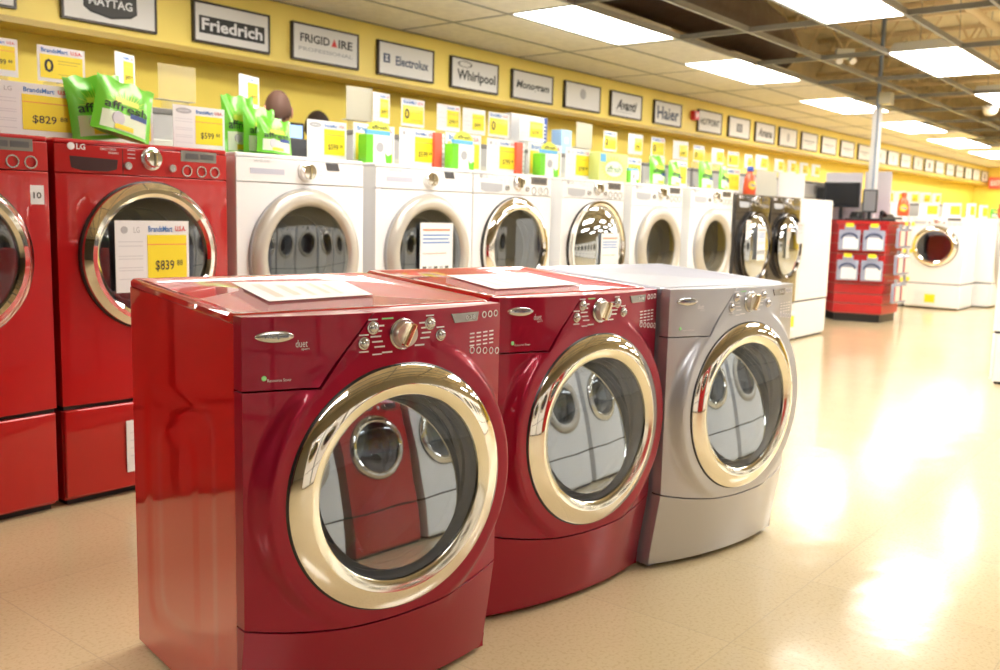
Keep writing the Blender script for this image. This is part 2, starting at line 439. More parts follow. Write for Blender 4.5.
bm = bmesh.new(); lathe(bm, [(.0, 0.), (.10, 0.), (.105, -.02), (.09, -.035), (.0, -.035)], (0, 0, 0), 24, 'z'); ob('mount', bm, housing, r, smooth=True)
bm = bmesh.new(); lathe(bm, [(.088, -.03), (.09, -.06), (.075, -.10), (.04, -.125), (0, -.132)], (0, 0, 0), 24, 'z'); ob('dome', bm, mat('milky_dome', (.8, .74, .6), .15), r, smooth=True)
r = empty('emergency_light', (8.30, 1.72, 2.765), -.9, 'small white twin-headed emergency light fixed on the grid by the duct end', 'emergency light')
ob('case', bx(-.11, .11, -.04, .04, .02, .14), housing, r, bevel=.01)
r.scale = (.8, .8, .8)
for s in (-.07, .07):
    bm = bmesh.new(); rod(bm, (s, -.02, .03), (s * 1.2, -.08, -.02), .03, .042, 14); ob('lamp_head', bm, alu, r, smooth=True)

# ------------------------------------------------------------------ brand signs on the soffit
def emblem(kind, r, w, h):
    bm = bmesh.new()
    if kind == 'disc': lathe(bm, [(0, -.002), (.055, -.002), (.055, 0), (0, 0)], (0, -.012, .03), 24); ob('emblem', bm, ink_grey, r)
    elif kind == 'ring':
        lathe(bm, [(.034, -.002), (.05, -.002), (.05, 0), (.034, 0)], (0, -.012, 0), 24, 'y', True)
        for v in bm.verts: v.co.z *= 1.35
        box(bm, -.012, .012, -.014, -.012, -.035, .035); ob('emblem', bm, ink_grey, r)
    elif kind == 'block':
        box(bm, -.09, .09, -.014, -.012, -.055, .055); ob('emblem', bm, mat('charcoal_print', (.06, .06, .06), .6), r)
        ob('emblem_lines', lines_bm([(-.07, .07, z, z + .014) for z in (-.035, -.008, .02)], -.0145), ink_pale, r)
    elif kind == 'bars': bm.free(); ob('emblem', lines_bm([(-w * .34, w * .34, -.006, .02), (-w * .2, w * .2, -.04, -.028)], -.0122), ink_grey, r)
SX = [.87, 1.80, 2.737, 3.602, 4.512, 5.434, 6.345, 7.256, 8.17, 9.16, 10.314, 11.226, 12.115, 12.992, 13.883, 14.772, 15.692, 16.611, 17.554, 18.354, 19.211, 20.102, 20.967, 21.827, 22.745, 23.623, 24.498, 25.318, 26.25]
def brand_sign(i, what, label):
    w, h = (.655 if i < 3 else .69), .285
    x = SX[i] + w / 2
    r = empty('wall_sign', (x, 4.335, 2.49), 0, label, 'sign', 'framed signs along the yellow soffit')
    ob('panel', bx(-w / 2 + .01, w / 2 - .01, -.011, .012, -h / 2 + .01, h / 2 - .01), sign_white, r)
    bm = bmesh.new(); t = .014
    o_ = [(-w / 2, -h / 2), (w / 2, -h / 2), (w / 2, h / 2), (-w / 2, h / 2)]; n_ = [(-w / 2 + t, -h / 2 + t), (w / 2 - t, -h / 2 + t), (w / 2 - t, h / 2 - t), (-w / 2 + t, h / 2 - t)]
    vs = [[bm.verts.new((p[0], y, p[1])) for p in (o_ if q else n_)] for q, y in ((1, .014), (1, -.018), (0, -.018), (0, .014))]
    for a in range(4):
        for k in range(4):
            A, B = vs[a], vs[(a + 1) % 4]; bm.faces.new((A[k], A[(k + 1) % 4], B[(k + 1) % 4], B[k]))
    ob('frame', bm, frame_m, r)
    if what == 'MAYTAG':
        bm = bmesh.new(); prism(bm, [(-.18, .10), (.18, .10), (.185, -.045), (.14, -.075), (0, -.10), (-.14, -.075), (-.185, -.045)], -.0125, -.011); ob('emblem', bm, ink_black, r)
        bm = bmesh.new(); prism(bm, [(-.172, .10), (.172, .10), (.175, -.04), (.13, -.062), (0, -.085), (-.13, -.062), (-.175, -.04)], -.0135, -.0125); ob('emblem_inner', bm, mat('charcoal_print', (.06, .06, .06), .6), r)
        words_on('lettering', [('MAYTAG', 0, .0, .055, .30, .02)], paper, r, -.0142)
    elif what == 'Friedrich':
        ob('emblem', bx(-.28, .28, -.0125, -.011, -.075, .045), ink_black, r)
        words_on('lettering', [('Friedrich', 0, -.012, .085, .52, .03)], paper, r, -.0132)
    elif what == 'FRIGIDAIRE':
        words_on('lettering', [('FRIGID', -.115, .035, .066, .30, .025)], mat('charcoal_print', (.06, .06, .06), .6), r, -.0125); words_on('lettering', [('IRE', .20, .035, .066, .15, .025)], mat('charcoal_print'), r, -.0125)
        words_on('subtitle_lettering', [('PROFESSIONAL', 0, -.05, .03, .56, .02)], ink_grey, r, -.0125)
        bm = bmesh.new(); prism(bm, [(.05, .004), (.112, .004), (.081, .066)], -.0137, -.0128); ob('red_accent', bm, ink_red, r)
    elif what == 'Electrolux':
        words_on('lettering', [('Electrolux', .07, -.005, .08, .41, .028)], mat('slate_blue_print', (.07, .09, .16), .6), r, -.0125)
        bm = bmesh.new(); box(bm, -.28, -.205, -.0135, -.0115, -.035, .04); ob('emblem', bm, mat('slate_blue_print'), r)
        bm = bmesh.new(); prism(bm, [(-.265, .025), (-.222, .025), (-.243, .003), (-.222, -.02), (-.265, -.02), (-.25, .003)], -.0145, -.0136); ob('emblem_mark', bm, paper, r)
    elif what == 'Whirlpool':
        words_on('lettering', [('Whirlpool', .02, -.025, .12, .56, .032)], mat('charcoal_print', (.06, .06, .06), .6), r, -.0125)
        bm = bmesh.new(); lathe(bm, [(.085, -.001), (.10, -.001), (.10, .001), (.085, .001)], (-.15, -.0125, .085), 24, 'y', True)
        for v in bm.verts: v.co.z = .085 + (v.co.z - .085) * .28
        ob('emblem', bm, ink_black, r)
    elif what == 'Monogram': words_on('lettering', [('Monogram', 0, -.005, .10, .56, .03, .25)], mat('charcoal_print', (.06, .06, .06), .6), r, -.0125)
    elif what == 'Avanti':
        words_on('lettering', [('Avanti', 0, .0, .12, .46, .035, .35)], mat('charcoal_print', (.06, .06, .06), .6), r, -.0125)
        ob('underline', lines_bm([(-.24, .12, -.085, -.078)], -.0122), ink_grey, r)
    elif what == 'Haier': words_on('lettering', [('Haier', 0, 0, .155, .55, .025)], mat('slate_blue_print'), r, -.0125)
    elif what == 'HOTPOINT': words_on('lettering', [('HOTPOINT', .0, -.005, .09, .57, .03)], mat('charcoal_print'), r, -.0125)
    elif what == 'Amana': words_on('lettering', [('Amana', 0, 0, .125, .50, .03, .3)], mat('charcoal_print'), r, -.0125)
    else: emblem(what, r, w, h)
SIGNS = [('bars', 'white framed sign at the start of the soffit, cut by the picture corner'),
         ('MAYTAG', 'white framed sign with dark shield emblem, above the second red washer'),
         ('Friedrich', 'white framed sign with white bold word in a black bar'),
         ('FRIGIDAIRE', 'white framed sign with thin grey capitals and a red triangle'),
         ('Electrolux', 'white framed sign with slate word and small square emblem'),
         ('Whirlpool', 'white framed sign with tall dark word under a flat oval ring'),
         ('Monogram', 'white framed sign with one bold slanted dark word'),
         ('disc', 'white framed sign with only a small grey round emblem'),
         ('Avanti', 'white framed sign with underlined handwritten-style dark word'),
         ('Haier', 'white framed sign with large plain slate letters'),
         ('HOTPOINT', 'white framed sign with dark capitals, beside the small red alarm box'),
         ('block', 'white framed sign with a charcoal block emblem, after the red alarm box'),
         ('Amana', 'white framed sign with slanted dark word, past the charcoal block sign'),
         ('ring', 'white framed sign with a lone upright oval ring'),
         ('bars', 'white framed sign with faint line of print, next after the oval ring sign'),
         ('bars', 'white framed sign with faint print, second after the oval ring sign'),
         ('bars', 'white framed sign just before the metal pole crosses the soffit'),
         ('bars', 'white framed sign crossed by the metal pole'),
         ('ring', 'white framed sign with pale ring, just past the metal pole'),
         ('ring', 'small far white sign, second past the metal pole'),
         ('bars', 'small far white sign, third past the metal pole'),
         ('ring', 'small far white sign, fourth past the metal pole'),
         ('block', 'small far white sign with dark block, fifth past the metal pole'),
         ('bars', 'small far white sign, sixth past the metal pole'), ('bars', 'small far white sign, seventh past the metal pole'), ('bars', 'small far white sign, eighth past the metal pole'),
         ('ring', 'small far white sign, third before the red exit sign'), ('ring', 'small far white sign, second before the red exit sign'), ('block', 'tiny far white sign nearest the red exit sign')]
for k, (w_, l_) in enumerate(SIGNS):
    brand_sign(k, w_, l_)
r = empty('fire_alarm', (10.20, 4.345, 2.535), 0, 'small red alarm box on the yellow soffit between two signs', 'alarm')
ob('case', bx(-.07, .07, -.06, .0, -.06, .06), exit_red, r, bevel=.008); ob('strobe_lens', bx(-.045, .045, -.07, -.058, -.02, .03), mat('strobe_lens', (.6, .2, .18), .15), r)
r = empty('exit_sign', (26.92, 4.10, 2.33), -PI / 2, 'red lit exit sign high on the far yellow end wall', 'sign')
ob('case', bx(-.17, .17, -.04, .06, -.15, .15), mat('lit_exit_red', (.75, .10, .06), .4, emit=.5), r, bevel=.006); words_on('lettering', [('EXIT', 0, 0, .13, .26, .02)], paper, r, -.042)

# ------------------------------------------------------------------ foreground washers (bow-fronted)
W, D = .7025, .608
CX, CZ = W / 2 + .019, .546
def uu(x): return (x - W / 2) / (W / 2)
def zsplit(x): return .272 - .045 * (1 - uu(x) ** 2)
def sst(a, b, x):
    t = max(0, min(1, (x - a) / (b - a))); return t * t * (3 - 2 * t)
def yfront(x, z):
    y = -(.038 + .050 * (1 - min(1, abs(uu(x))) ** 2.2))
    t = 1 - sst(.328, .362, math.hypot(x - CX, z - CZ))
    y = y * (1 - t) + min(y, -.087) * t
    if z < zsplit(x): y += .045 * min(1, (zsplit(x) - z) / zsplit(x))
    return y
def follow(bm, x, z):
    for v in bm.verts: v.co.y += yfront(v.co.x, v.co.z) - yfront(x, z)
def bow_washer(name, H, mf, ms, label, cat, RISE=.0356, sheet=None):
    r = empty(name, (0, 0, 0), 0, label, cat, 'bow fronted washers in the aisle')
    hb = H - .022
    # cabinet: open at the front, stamped side walls
    bm = bmesh.new(); NY, NZ = 40, 56
    def top(y): return hb + RISE * y / D
    def wall(x, sgn):
        g = []
        for i in range(NY + 1):
            y = D * i / NY; col = []
            for j in range(NZ + 1):
                z = .015 + (top(y) - .015) * j / NZ
                ax, az = abs(y - .315) - .215, abs(z - .42) - .32
                rr = .07; dd = math.hypot(max(ax + rr, 0), max(az + rr, 0)) + min(max(ax + rr, az + rr), 0) - rr
                inn = .0035 * (1 - sst(-.028, .0, dd))
                ax2 = abs(y - .33) - .12; az2 = abs(z - .40) - .25; rr = .06
                d2 = math.hypot(max(ax2 + rr, 0), max(az2 + rr, 0)) + min(max(ax2 + rr, az2 + rr), 0) - rr
                inn -= .002 * (1 - sst(-.02, .0, d2))
                col.append(bm.verts.new((x + sgn * inn, y, z)))
            g.append(col)
        for i in range(NY):
            for j in range(NZ): bm.faces.new((g[i][j], g[i + 1][j], g[i + 1][j + 1], g[i][j + 1]))
        return g
    L = wall(0., 1); R = wall(W, -1)
    for i in range(NY):
        bm.faces.new((L[i][NZ], L[i + 1][NZ], R[i + 1][NZ], R[i][NZ])); bm.faces.new((L[i][0], R[i][0], R[i + 1][0], L[i + 1][0]))
    for j in range(NZ): bm.faces.new((L[NY][j], R[NY][j], R[NY][j + 1], L[NY][j + 1]))
    ob('cabinet', bm, ms, r, smooth=30)
    # lid with raised rim
    def ring(x0, x1, y0, y1, dz, rc=.02):
        pts = []
        for cx_, cy_, a0 in ((x1 - rc, y1 - rc, 0), (x0 + rc, y1 - rc, 90), (x0 + rc, y0 + rc, 180), (x1 - rc, y0 + rc, 270)):
            for k in range(5):
                a = math.radians(a0 + 22.5 * k); x, y = cx_ + rc * math.cos(a), cy_ + rc * math.sin(a)
                pts.append((x, y, H + RISE * y / D + dz))
        return [bm.verts.new(p) for p in pts]
    bm = bmesh.new()
    rg = [ring(0, W, .002, D, -.0215), ring(-.003, W + .003, .001, D + .003, -.018), ring(-.003, W + .003, .001, D + .003, -.006), ring(.002, W - .002, .005, D - .002, 0.),
          ring(.022, W - .022, .012, D - .03, 0.), ring(.034, W - .034, .02, D - .045, -.006)]
    for A, B in zip(rg, rg[1:]):
        for k in range(20): bm.faces.new((A[k], A[(k + 1) % 20], B[(k + 1) % 20], B[k]))
    bm.faces.new(rg[-1]); bm.faces.new(rg[0][::-1])
    ob('lid', bm, ms, r, smooth=35)
    # front: drawer, main panel, access panel
    g = .0022
    main = [(0, zsplit(0) + g)] + [(W * k / 16, zsplit(W * k / 16) + g) for k in range(1, 16)] + [(W, zsplit(W) + g), (W, H - .003), (.292 + g, H - .003), (.157 + g, .803 - g), (0, .803 - g)]
    ob('front_panel', radial_panel(main, (CX, CZ), .286, yfront, .0, (.300, .315, .326, .333, .340, .347, .354, .362), -.05), mf, r, smooth=35, bevel=.0025)
    ob('detergent_drawer', slab([(0, .803 + g), (.157 - g, .803 + g), (.292 - g, H - .003), (0, H - .003)], yfront, .0, 16, 6), mf, r, smooth=35, bevel=.0025)
    low = [(0, .018), (W, .018)] + [(W * (1 - k / 16), zsplit(W * (1 - k / 16)) - g) for k in range(0, 17)]
    ob('access_panel', slab(low, yfront, .0005, 28, 7), mf, r, smooth=35, bevel=.0025)
    # door
    bm = bmesh.new(); lathe(bm, [(.284, -.050), (.297, -.070), (.2975, -.0865), (.294, -.0895), (.289, -.0895)], (CX, 0, CZ), 96); ob('door_gasket', bm, black, r, smooth=True)
    bm = bmesh.new()
    lathe(bm, [(.286, -.06), (.2925, -.089), (.2920, -.093), (.2890, -.0955), (.2500, -.1100), (.2480, -.1102)], (CX, 0, CZ), 160)
    dr = ob('door', bm, chrome, r, smooth=22)
    bm = bmesh.new(); lathe(bm, [(.2480, -.1102), (.2460, -.1098), (.2250, -.1010), (.2225, -.0990), (.2210, -.085)], (CX, 0, CZ), 160)
    ob('inner_ring', bm, chrome_in, dr, smooth=22)
    bm = bmesh.new(); lathe(bm, [(.2215, -.094), (.19, -.099), (.14, -.103), (.07, -.106), (0, -.107)], (CX, 0, CZ), 96); ob('door_glass', bm, glass_mat('clear_door_glass', (.93, .94, .95), .0), dr, smooth=True)
    bm = bmesh.new(); lathe(bm, [(.2212, -.092), (.219, -.080), (.2195, -.070), (.212, -.060), (.213, -.045), (.203, -.035), (.204, -.022), (.196, -.012), (.192, .01), (.188, .03)], (CX, 0, CZ), 96); ob('door_boot', bm, rubber, dr, smooth=True)
    bm = bmesh.new(); lathe(bm, [(.199, -.032), (.15, -.0345), (.10, -.036), (.05, -.037), (0, -.0375)], (CX, 0, CZ), 72)
    for v in bm.verts: v.co.y += (v.co.z - CZ) * .185 - .020
    ob('inner_pane', bm, glass_mat('tinted_inner_pane', (.36, .40, .46), .44, .02, (.82, .90, 1.)), dr, smooth=True)
    bm = bmesh.new(); lathe(bm, [(0, .28), (.21, .28), (.232, .26), (.232, .03), (.20, .02)], (CX, 0, CZ), 48); dm = ob('drum', bm, steel, r, smooth=True)
    for k in range(3):
        a = math.radians(20 + 120 * k); bm = bmesh.new()
        p = lambda t, y: (CX + math.cos(a + t) * .228, y, CZ + math.sin(a + t) * .228); q = lambda t, y: (CX + math.cos(a + t) * .16, y, CZ + math.sin(a + t) * .16)
        vs = [bm.verts.new(v) for v in (p(-.18, .05), p(.18, .05), q(0, .07), p(-.18, .26), p(.18, .26), q(0, .24))]
        for fc in ((0, 1, 2), (3, 5, 4), (0, 2, 5, 3), (1, 4, 5, 2), (0, 3, 4, 1)): bm.faces.new([vs[i] for i in fc])
        ob('baffle', bm, steel, dm)
    # controls
    yk = yfront(CX, .912)
    KX, KZ = CX - .002, .9105
    bm = bmesh.new(); lathe(bm, [(.036, yk + .004), (.0365, yk - .004), (.0335, yk - .007), (.030, yk - .007)], (KX, 0, KZ), 40); kb = ob('dial_ring', bm, silver_btn, r, smooth=True)
    bm = bmesh.new(); lathe(bm, [(.030, yk), (.029, yk - .020), (.027, yk - .023), (0, yk - .024)], (KX, 0, KZ), 40); kn = ob('dial_knob', bm, mat('satin_knob_silver', (.66, .64, .60), .28, .85), r, smooth=40)
    bm = bmesh.new(); a = math.radians(62)
    pts = [(-.028, -.0065), (.028, -.0065), (.028, .0065), (-.028, .0065)]
    prism(bm, [(KX + px * math.cos(a) - pz * math.sin(a), KZ + px * math.sin(a) + pz * math.cos(a)) for px, pz in pts], yk - .036, yk - .020); ob('dial_grip', bm, mat('warm_chrome', (.75, .62, .42), .12, 1.), kn, bevel=.003)
    for bxp, bz, br in ((.289, .929, .0125), (.266, .895, .0115), (.447, .930, .0125), (.480, .900, .0115)):
        y = yfront(bxp, bz); bm = bmesh.new(); lathe(bm, [(br + .003, y + .003), (br + .003, y - .003), (br, y - .004), (br * .9, y - .009), (br * .5, y - .012), (0, y - .0125)], (bxp, 0, bz), 24); ob('button', bm, silver_btn, r, smooth=50)
    ob('display', slab([(.526, .925), (.606, .925), (.611, .948), (.514, .948)], lambda x, z: yfront(x, z) - .003, 0, 8, 2, .006), lcd_grey, r)
    words_on('display_digits', [('0:38', .580, .936, .010, .035)], ink_pale, r, -.004, yfront)
    for k in range(3):
        x, z = .635 + .024 * k, .938; y = yfront(x, z); bm = bmesh.new(); lathe(bm, [(.0062, y - .0015), (.0085, y - .0015), (.0085, y), (.0062, y)], (x, 0, z), 18, 'y', True); follow(bm, x, z); ob('touch_button', bm, ink_white, r)
    for k in range(5):
        x, z = .590 + .0255 * k, .840 + .003 * abs(k - 4); y = yfront(x, z); bm = bmesh.new(); lathe(bm, [(.0066, y - .0015), (.0088, y - .0015), (.0088, y), (.0066, y)], (x, 0, z), 18, 'y', True); follow(bm, x, z); ob('touch_button', bm, ink_white, r)
    # printing on the console
    rows = []
    for k, (dx, dz) in enumerate([(-.062, .022), (-.068, .010), (-.070, -.002), (-.066, -.014), (-.060, -.026), (-.04, -.04), (.062, .022), (.068, .010), (.070, -.002), (.066, -.014), (.05, -.03)]):
        rows.append((KX + dx - .015, KX + dx + .012, KZ + dz - .0018, KZ + dz + .0018))
    sets = [('dial_marking', rows)]
    rows = []
    for k in range(4):
        x = .590 + .0255 * k
        for q in range(4): rows.append((x - .009, x + .008, .862 + .010 * q, .8655 + .010 * q))
    sets.append(('cycle_marking', rows))
    for x, z in ((.289, .946), (.266, .912), (.447, .947), (.480, .917), (.266, .874), (.30, .866)): sets.append(('button_marking', [(x - .012, x + .012, z, z + .003)]))
    for nm, rows in sets:
        bm = lines_bm(rows, 0)
        for v in bm.verts: v.co.y += yfront(v.co.x, v.co.z) - .0004
        ob(nm, bm, ink_white, r)
    bm = lines_bm([(KX - .056, KX - .026, KZ + .036, KZ + .0395)], 0)
    for v in bm.verts: v.co.y += yfront(v.co.x, v.co.z) - .0004
    ob('green_marking', bm, mat('green_print', (.3, .7, .3), .5), r)
    bm = bmesh.new(); y = yfront(.066, .920); lathe(bm, [(.040, y), (.038, y - .004), (.032, y - .006), (0, y - .0065)], (.066, 0, .920), 36)
    for v in bm.verts: v.co.z = .920 + (v.co.z - .920) * .33; v.co.y += yfront(v.co.x, .920) - y
    ob('badge', bm, silver_btn, r, smooth=50); words_on('badge_lettering', [('Whirlpool', .066, .920, .011, .05)], mat('slate_blue_print'), r, -.0072, yfront)
    words_on('lettering', [('duet', .122, .903, .016, .026), ('sport', .130, .890, .006, .018), ('Resource Saver', .075, .826, .0065, .05)], ink_white, r, -.0012, yfront)
    y = yfront(.043, .835); bm = bmesh.new(); lathe(bm, [(0, y - .002), (.0055, y - .0015), (.006, y)], (.044, 0, .831), 14); ob('green_dot', bm, mat('green_print', (.3, .7, .3), .5), r)
    for x in (.05, W - .05):
        for yy in (.05, D - .05):
            bm = bmesh.new(); rod(bm, (x, yy, 0), (x, yy, .02), .024, .018, 16); ob('foot', bm, black, r)
    return r
for nm, pos, th, H, mf, ms, lab in (
        ('washing_machine', (.0054, .0061), -.1763, .9662, red_candy, red_side, 'large metallic red front loader with its red side wall in view'),
        ('washing_machine', (.844, -.0049), -.1463, .9625, red_candy, red_side, 'metallic red front loader standing between the bigger red machine and the silver one'),
        ('washing_machine', (1.5425, -.1544), -.1915, .9640, silver, silver_side, 'silver grey front loader with chrome door at the end of the three in the aisle')):
    r = bow_washer(nm, H, mf, ms, lab, 'washing machine'); r.location = (*pos, 0); r.rotation_euler = (0, 0, th); r.scale = (1.018 if pos[0] < .1 else 1, 1, 1)

def lid_sheet(corners, z, label):
    c = Vector((sum(p[0] for p in corners) / 4, sum(p[1] for p in corners) / 4)); 
    r = empty('paper_notice', (c.x, c.y, z), 0, label, 'paper')
    bm = bmesh.new(); lo = [bm.verts.new((p[0] - c.x, p[1] - c.y, 0)) for p in corners]; hi = [bm.verts.new((p[0] - c.x, p[1] - c.y, .0015)) for p in corners]
    bm.faces.new(hi); bm.faces.new(lo[::-1])
    for k in range(4): bm.faces.new((lo[k], lo[(k + 1) % 4], hi[(k + 1) % 4], hi[k]))
    ob('sheet', bm, paper, r)
    bm = bmesh.new(); P4 = [Vector((p[0] - c.x, p[1] - c.y, .0019)) for p in corners]
    at = lambda u, v: (P4[0] * (1 - u) + P4[1] * u) * (1 - v) + (P4[3] * (1 - u) + P4[2] * u) * v
    for k, (u0_, u1_) in enumerate(((.12, .2), (.3, .37), (.45, .5), (.6, .65), (.72, .76))):
        bm.faces.new([bm.verts.new(at(u, v)) for u, v in ((u0_, .15 + .05 * (k % 2)), (u1_, .15 + .05 * (k % 2)), (u1_, .85 - .1 * (k % 3)), (u0_, .85 - .1 * (k % 3)))])
    ob('print_line', bm, mat('pale_orange_print', (.82, .60, .52), .6), r)
    tilt = .0356 / .608
    return r
def lidplane(root_xy, th, H, sheet):
    # lay a sheet on the sloping lid of its washer
    ux = Vector((math.cos(th), math.sin(th), 0)); uy = Vector((-math.sin(th), math.cos(th), 0)); s = .0356 / D
    n = (Vector((0, 0, 1)) - uy * s).normalized(); d = sheet.location.to_2d() - Vector(root_xy)
    yl = d.dot(uy.to_2d()); sheet.location.z = H - .0055 + yl * s
    e1 = ux; e2 = n.cross(e1); Rm = Matrix((e1, e2, n)).transposed(); base = Matrix.Rotation(th, 3, 'Z')
    sheet.rotation_euler = (Rm @ base.inverted()).to_euler()
s1 = lid_sheet([(.204, .145), (.518, .123), (.641, .378), (.323, .464)], .97, 'white notice with red print lying on the lid of the biggest red machine')
lidplane((.0054, .0061), -.1763, .9662, s1)
s2 = lid_sheet([(1.01, .11), (1.40, .07), (1.49, .36), (1.13, .42)], .97, 'white notice with red print lying on the lid of the middle red machine')
lidplane((.844, -.0049), -.1463, .9625, s2)

# ------------------------------------------------------------------ machines of the wall row (on drawer pedestals)
RW, RD = .757, .75
def row_machine(name, mb, ring, gl, rdoor, rin, zc, brand, style, mped=None, label=None, cat='washing machine', group=None, chin=chrome_in):
    mped = mped or mb
    r = empty(name, (0, 0, 0), 0, label, cat, group)
    cx = RW / 2; z0, z1, zs = .405, 1.437, 1.275
    yf = lambda x, z: -(.004 + .020 * (1 - ((x - cx) / cx) ** 2))
    bm = bmesh.new(); box(bm, 0, RW, 0, RD, z0, z1 - .02); bm.faces.ensure_lookup_table(); bmesh.ops.delete(bm, geom=[bm.faces[2]], context='FACES')
    ob('cabinet', bm, mb, r)
    ob('top_panel', bx(-.002, RW + .002, -.002, RD + .002, z1 - .02, z1), mb, r, bevel=.008, seg=3)
    g = .002
    ob('front_panel', radial_panel([(0, z0), (RW, z0), (RW, zs - g), (0, zs - g)], (cx, zc), rdoor - .012, yf, 0., (rdoor + .0, rdoor + .012), .02) if zc + rdoor < zs + .008 else radial_panel([(0, z0), (RW, z0), (RW, zs + .03), (0, zs + .03)], (cx, zc), rdoor - .012, yf, 0., (rdoor + .0, rdoor + .012), .02), mb, r, smooth=35, bevel=.004)
    zt = zs if zc + rdoor < zs + .008 else zs + .034
    ob('console', slab([(0, zt), (RW, zt), (RW, z1 - .022), (0, z1 - .022)], yf, 0., 14, 3), mb, r, smooth=35, bevel=.005)
    # pedestal
    ob('pedestal', bx(.004, RW - .004, .02, RD - .02, .02, .385), mped, r, bevel=.006)
    pd = ob('drawer', slab([(.004, .035), (RW - .004, .035), (RW - .004, .388), (.004, .388)], lambda x, z: yf(x, z), .019, 14, 2), mped, r, smooth=35, bevel=.006)
    ob('plinth', bx(.02, RW - .02, .03, RD - .03, 0, .021), dark_gap, r)
    ob('gap_strip', bx(.006, RW - .006, .006, RD - .01, .3855, .4045), dark_gap, r)
    # door
    bm = bmesh.new(); k = rdoor
    if style == 'soft':
        prof = [(k - .01, .01), (k, -.03), (k - .006, -.046), (k - .03, -.058), (k - .06, -.062), (rin + .012, -.056), (rin, -.045), (rin - .002, -.02)]
    else:
        prof = [(k - .01, .01), (k, -.03), (k - .004, -.044), (k - .02, -.056), (rin + .035, -.066), (rin + .018, -.067), (rin + .004, -.058), (rin, -.045), (rin - .002, -.02)]
    lathe(bm, prof, (cx, 0, zc), 72); d = ob('door', bm, ring, r, smooth=60 if style == 'soft' else 30)
    bm = bmesh.new(); lathe(bm, [(rin, -.046), (rin * .8, -.050), (rin * .4, -.053), (0, -.054)] if style != 'mirror' else [(rin, -.046), (rin * .85, -.075), (rin * .5, -.10), (0, -.112)], (cx, 0, zc), 64); ob('door_glass', bm, gl, d, smooth=True)
    bm = bmesh.new(); lathe(bm, [(rin - .001, -.03), (rin - .01, .0), (rin - .03, .02), (rin - .02, .04), (rin - .04, .06)], (cx, 0, zc), 56); ob('door_boot', bm, rubber, d, smooth=True)
    bm = bmesh.new(); lathe(bm, [(0, .42), (.22, .42), (.25, .39), (.25, .07), (rin - .045, .06)], (cx, 0, zc), 40); ob('drum', bm, steel, r, smooth=True)
    bm = bmesh.new(); lathe(bm, [(k + .004, .0), (k + .004, -.028), (k - .004, -.03)], (cx, 0, zc), 64); ob('door_seal', bm, black if style != 'soft' else ink_grey, d, smooth=True)
    # controls
    def disc(nm, x, z, rr, m, dep=.012, par=None):
        y = yf(x, z); b_ = bmesh.new(); lathe(b_, [(rr, y + .002), (rr, y - dep * .6), (rr * .85, y - dep), (0, y - dep * 1.05)], (x, 0, z), 28); return ob(nm, b_, m, par or r, smooth=50)
    def flat(nm, x0, x1, za, zb, m, off=.002, th=.004, sk=0.):
        return ob(nm, slab([(x0 + sk, za), (x1 + sk, za), (x1, zb), (x0, zb)], lambda x, z: yf(x, z) - off, 0, 4, 1, th), m, r)
    if brand == 'LG':
        kz, kx = 1.378, .385
        disc('dial_ring', kx, kz, .046, silver_btn, .010); kn = disc('dial_knob', kx, kz, .036, chrome, .034)
        flat('display', .522, .70, 1.377, 1.422, lcd_grey); flat('display_window', .545, .607, 1.389, 1.411, lcd, .0035); flat('display_window', .617, .685, 1.389, 1.411, lcd, .0035)
        for x in (.55, .622, .69): 
            y = yf(x, 1.338); b_ = bmesh.new(); lathe(b_, [(.019, y - .001), (.019, y - .005), (.024, y - .005), (.024, y - .001)], (x, 0, 1.338), 24, 'y', True); ob('touch_button', b_, silver_btn, r)
        disc('button', .282, 1.345, .017, silver_btn, .012); disc('button', .478, 1.345, .017, silver_btn, .012)
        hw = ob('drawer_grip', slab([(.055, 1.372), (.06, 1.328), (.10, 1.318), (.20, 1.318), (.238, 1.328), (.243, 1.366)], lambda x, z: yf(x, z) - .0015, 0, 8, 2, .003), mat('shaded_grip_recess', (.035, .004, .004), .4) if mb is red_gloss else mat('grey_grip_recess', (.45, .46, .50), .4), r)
        ob('drawer_seam', bx(.262, .2645, -.0232, -.014, zt + .004, z1 - .026), dark_gap if mb is red_gloss else ink_pale, r)
        words_on('lettering', [('LG', .098, 1.408, .022, .034, .02), ('DIRECT DRIVE', .205, 1.405, .008, .062), ('steam', .225, 1.392, .008, .04)], ink_white if mb is not white_p else ink_grey, r, -.0016, yf)
        disc('logo_disc', .062, 1.408, .014, ink_white if mb is not white_p else ink_grey, .0018)
        rows = [(x - .016, x + .016, z, z + .003) for x in (.30,) for z in (1.375, 1.39, 1.405)]
    else:
        kz, kx = 1.365, .375
        disc('dial_ring', kx, kz, .048, white_p, .008); kn = disc('dial_knob', kx, kz, .040, chrome, .036)
        flat('display', .495, .575, 1.378, 1.414, lcd, .002, .004, .012)
        flat('drawer_grip', .07, .25, 1.345, 1.37, mat('pale_blue_grip_recess', (.55, .56, .66), .4), .001, .003)
        words_on('lettering', [('SAMSUNG', .13, 1.403, .012, .085)], ink_grey, r, -.0016, yf)
        rows = [(x - .014, x + .014, z, z + .003) for x in (.465,) for z in (1.33, 1.35, 1.37)]
    bm = lines_bm(rows, 0)
    for v in bm.verts: v.co.y += yf(v.co.x, v.co.z) - .0004
    ob('dial_marking', bm, ink_pale, r)
    bm = bmesh.new(); prism(bm, [(kx - .006, kz - .03), (kx + .006, kz - .03), (kx + .006, kz + .03), (kx - .006, kz + .03)], yf(kx, kz) - .040, yf(kx, kz) - .03); ob('dial_grip', bm, chrome, kn, bevel=.003)
    return r
YR = 1.893
GW = 'machines of the long row under the signs'
lg_red = row_machine('washing_machine', red_gloss, chrome, glass_row, .300, .236, .985, 'LG', 'lg', label='glossy red washer with a price card in its door window', group=GW)
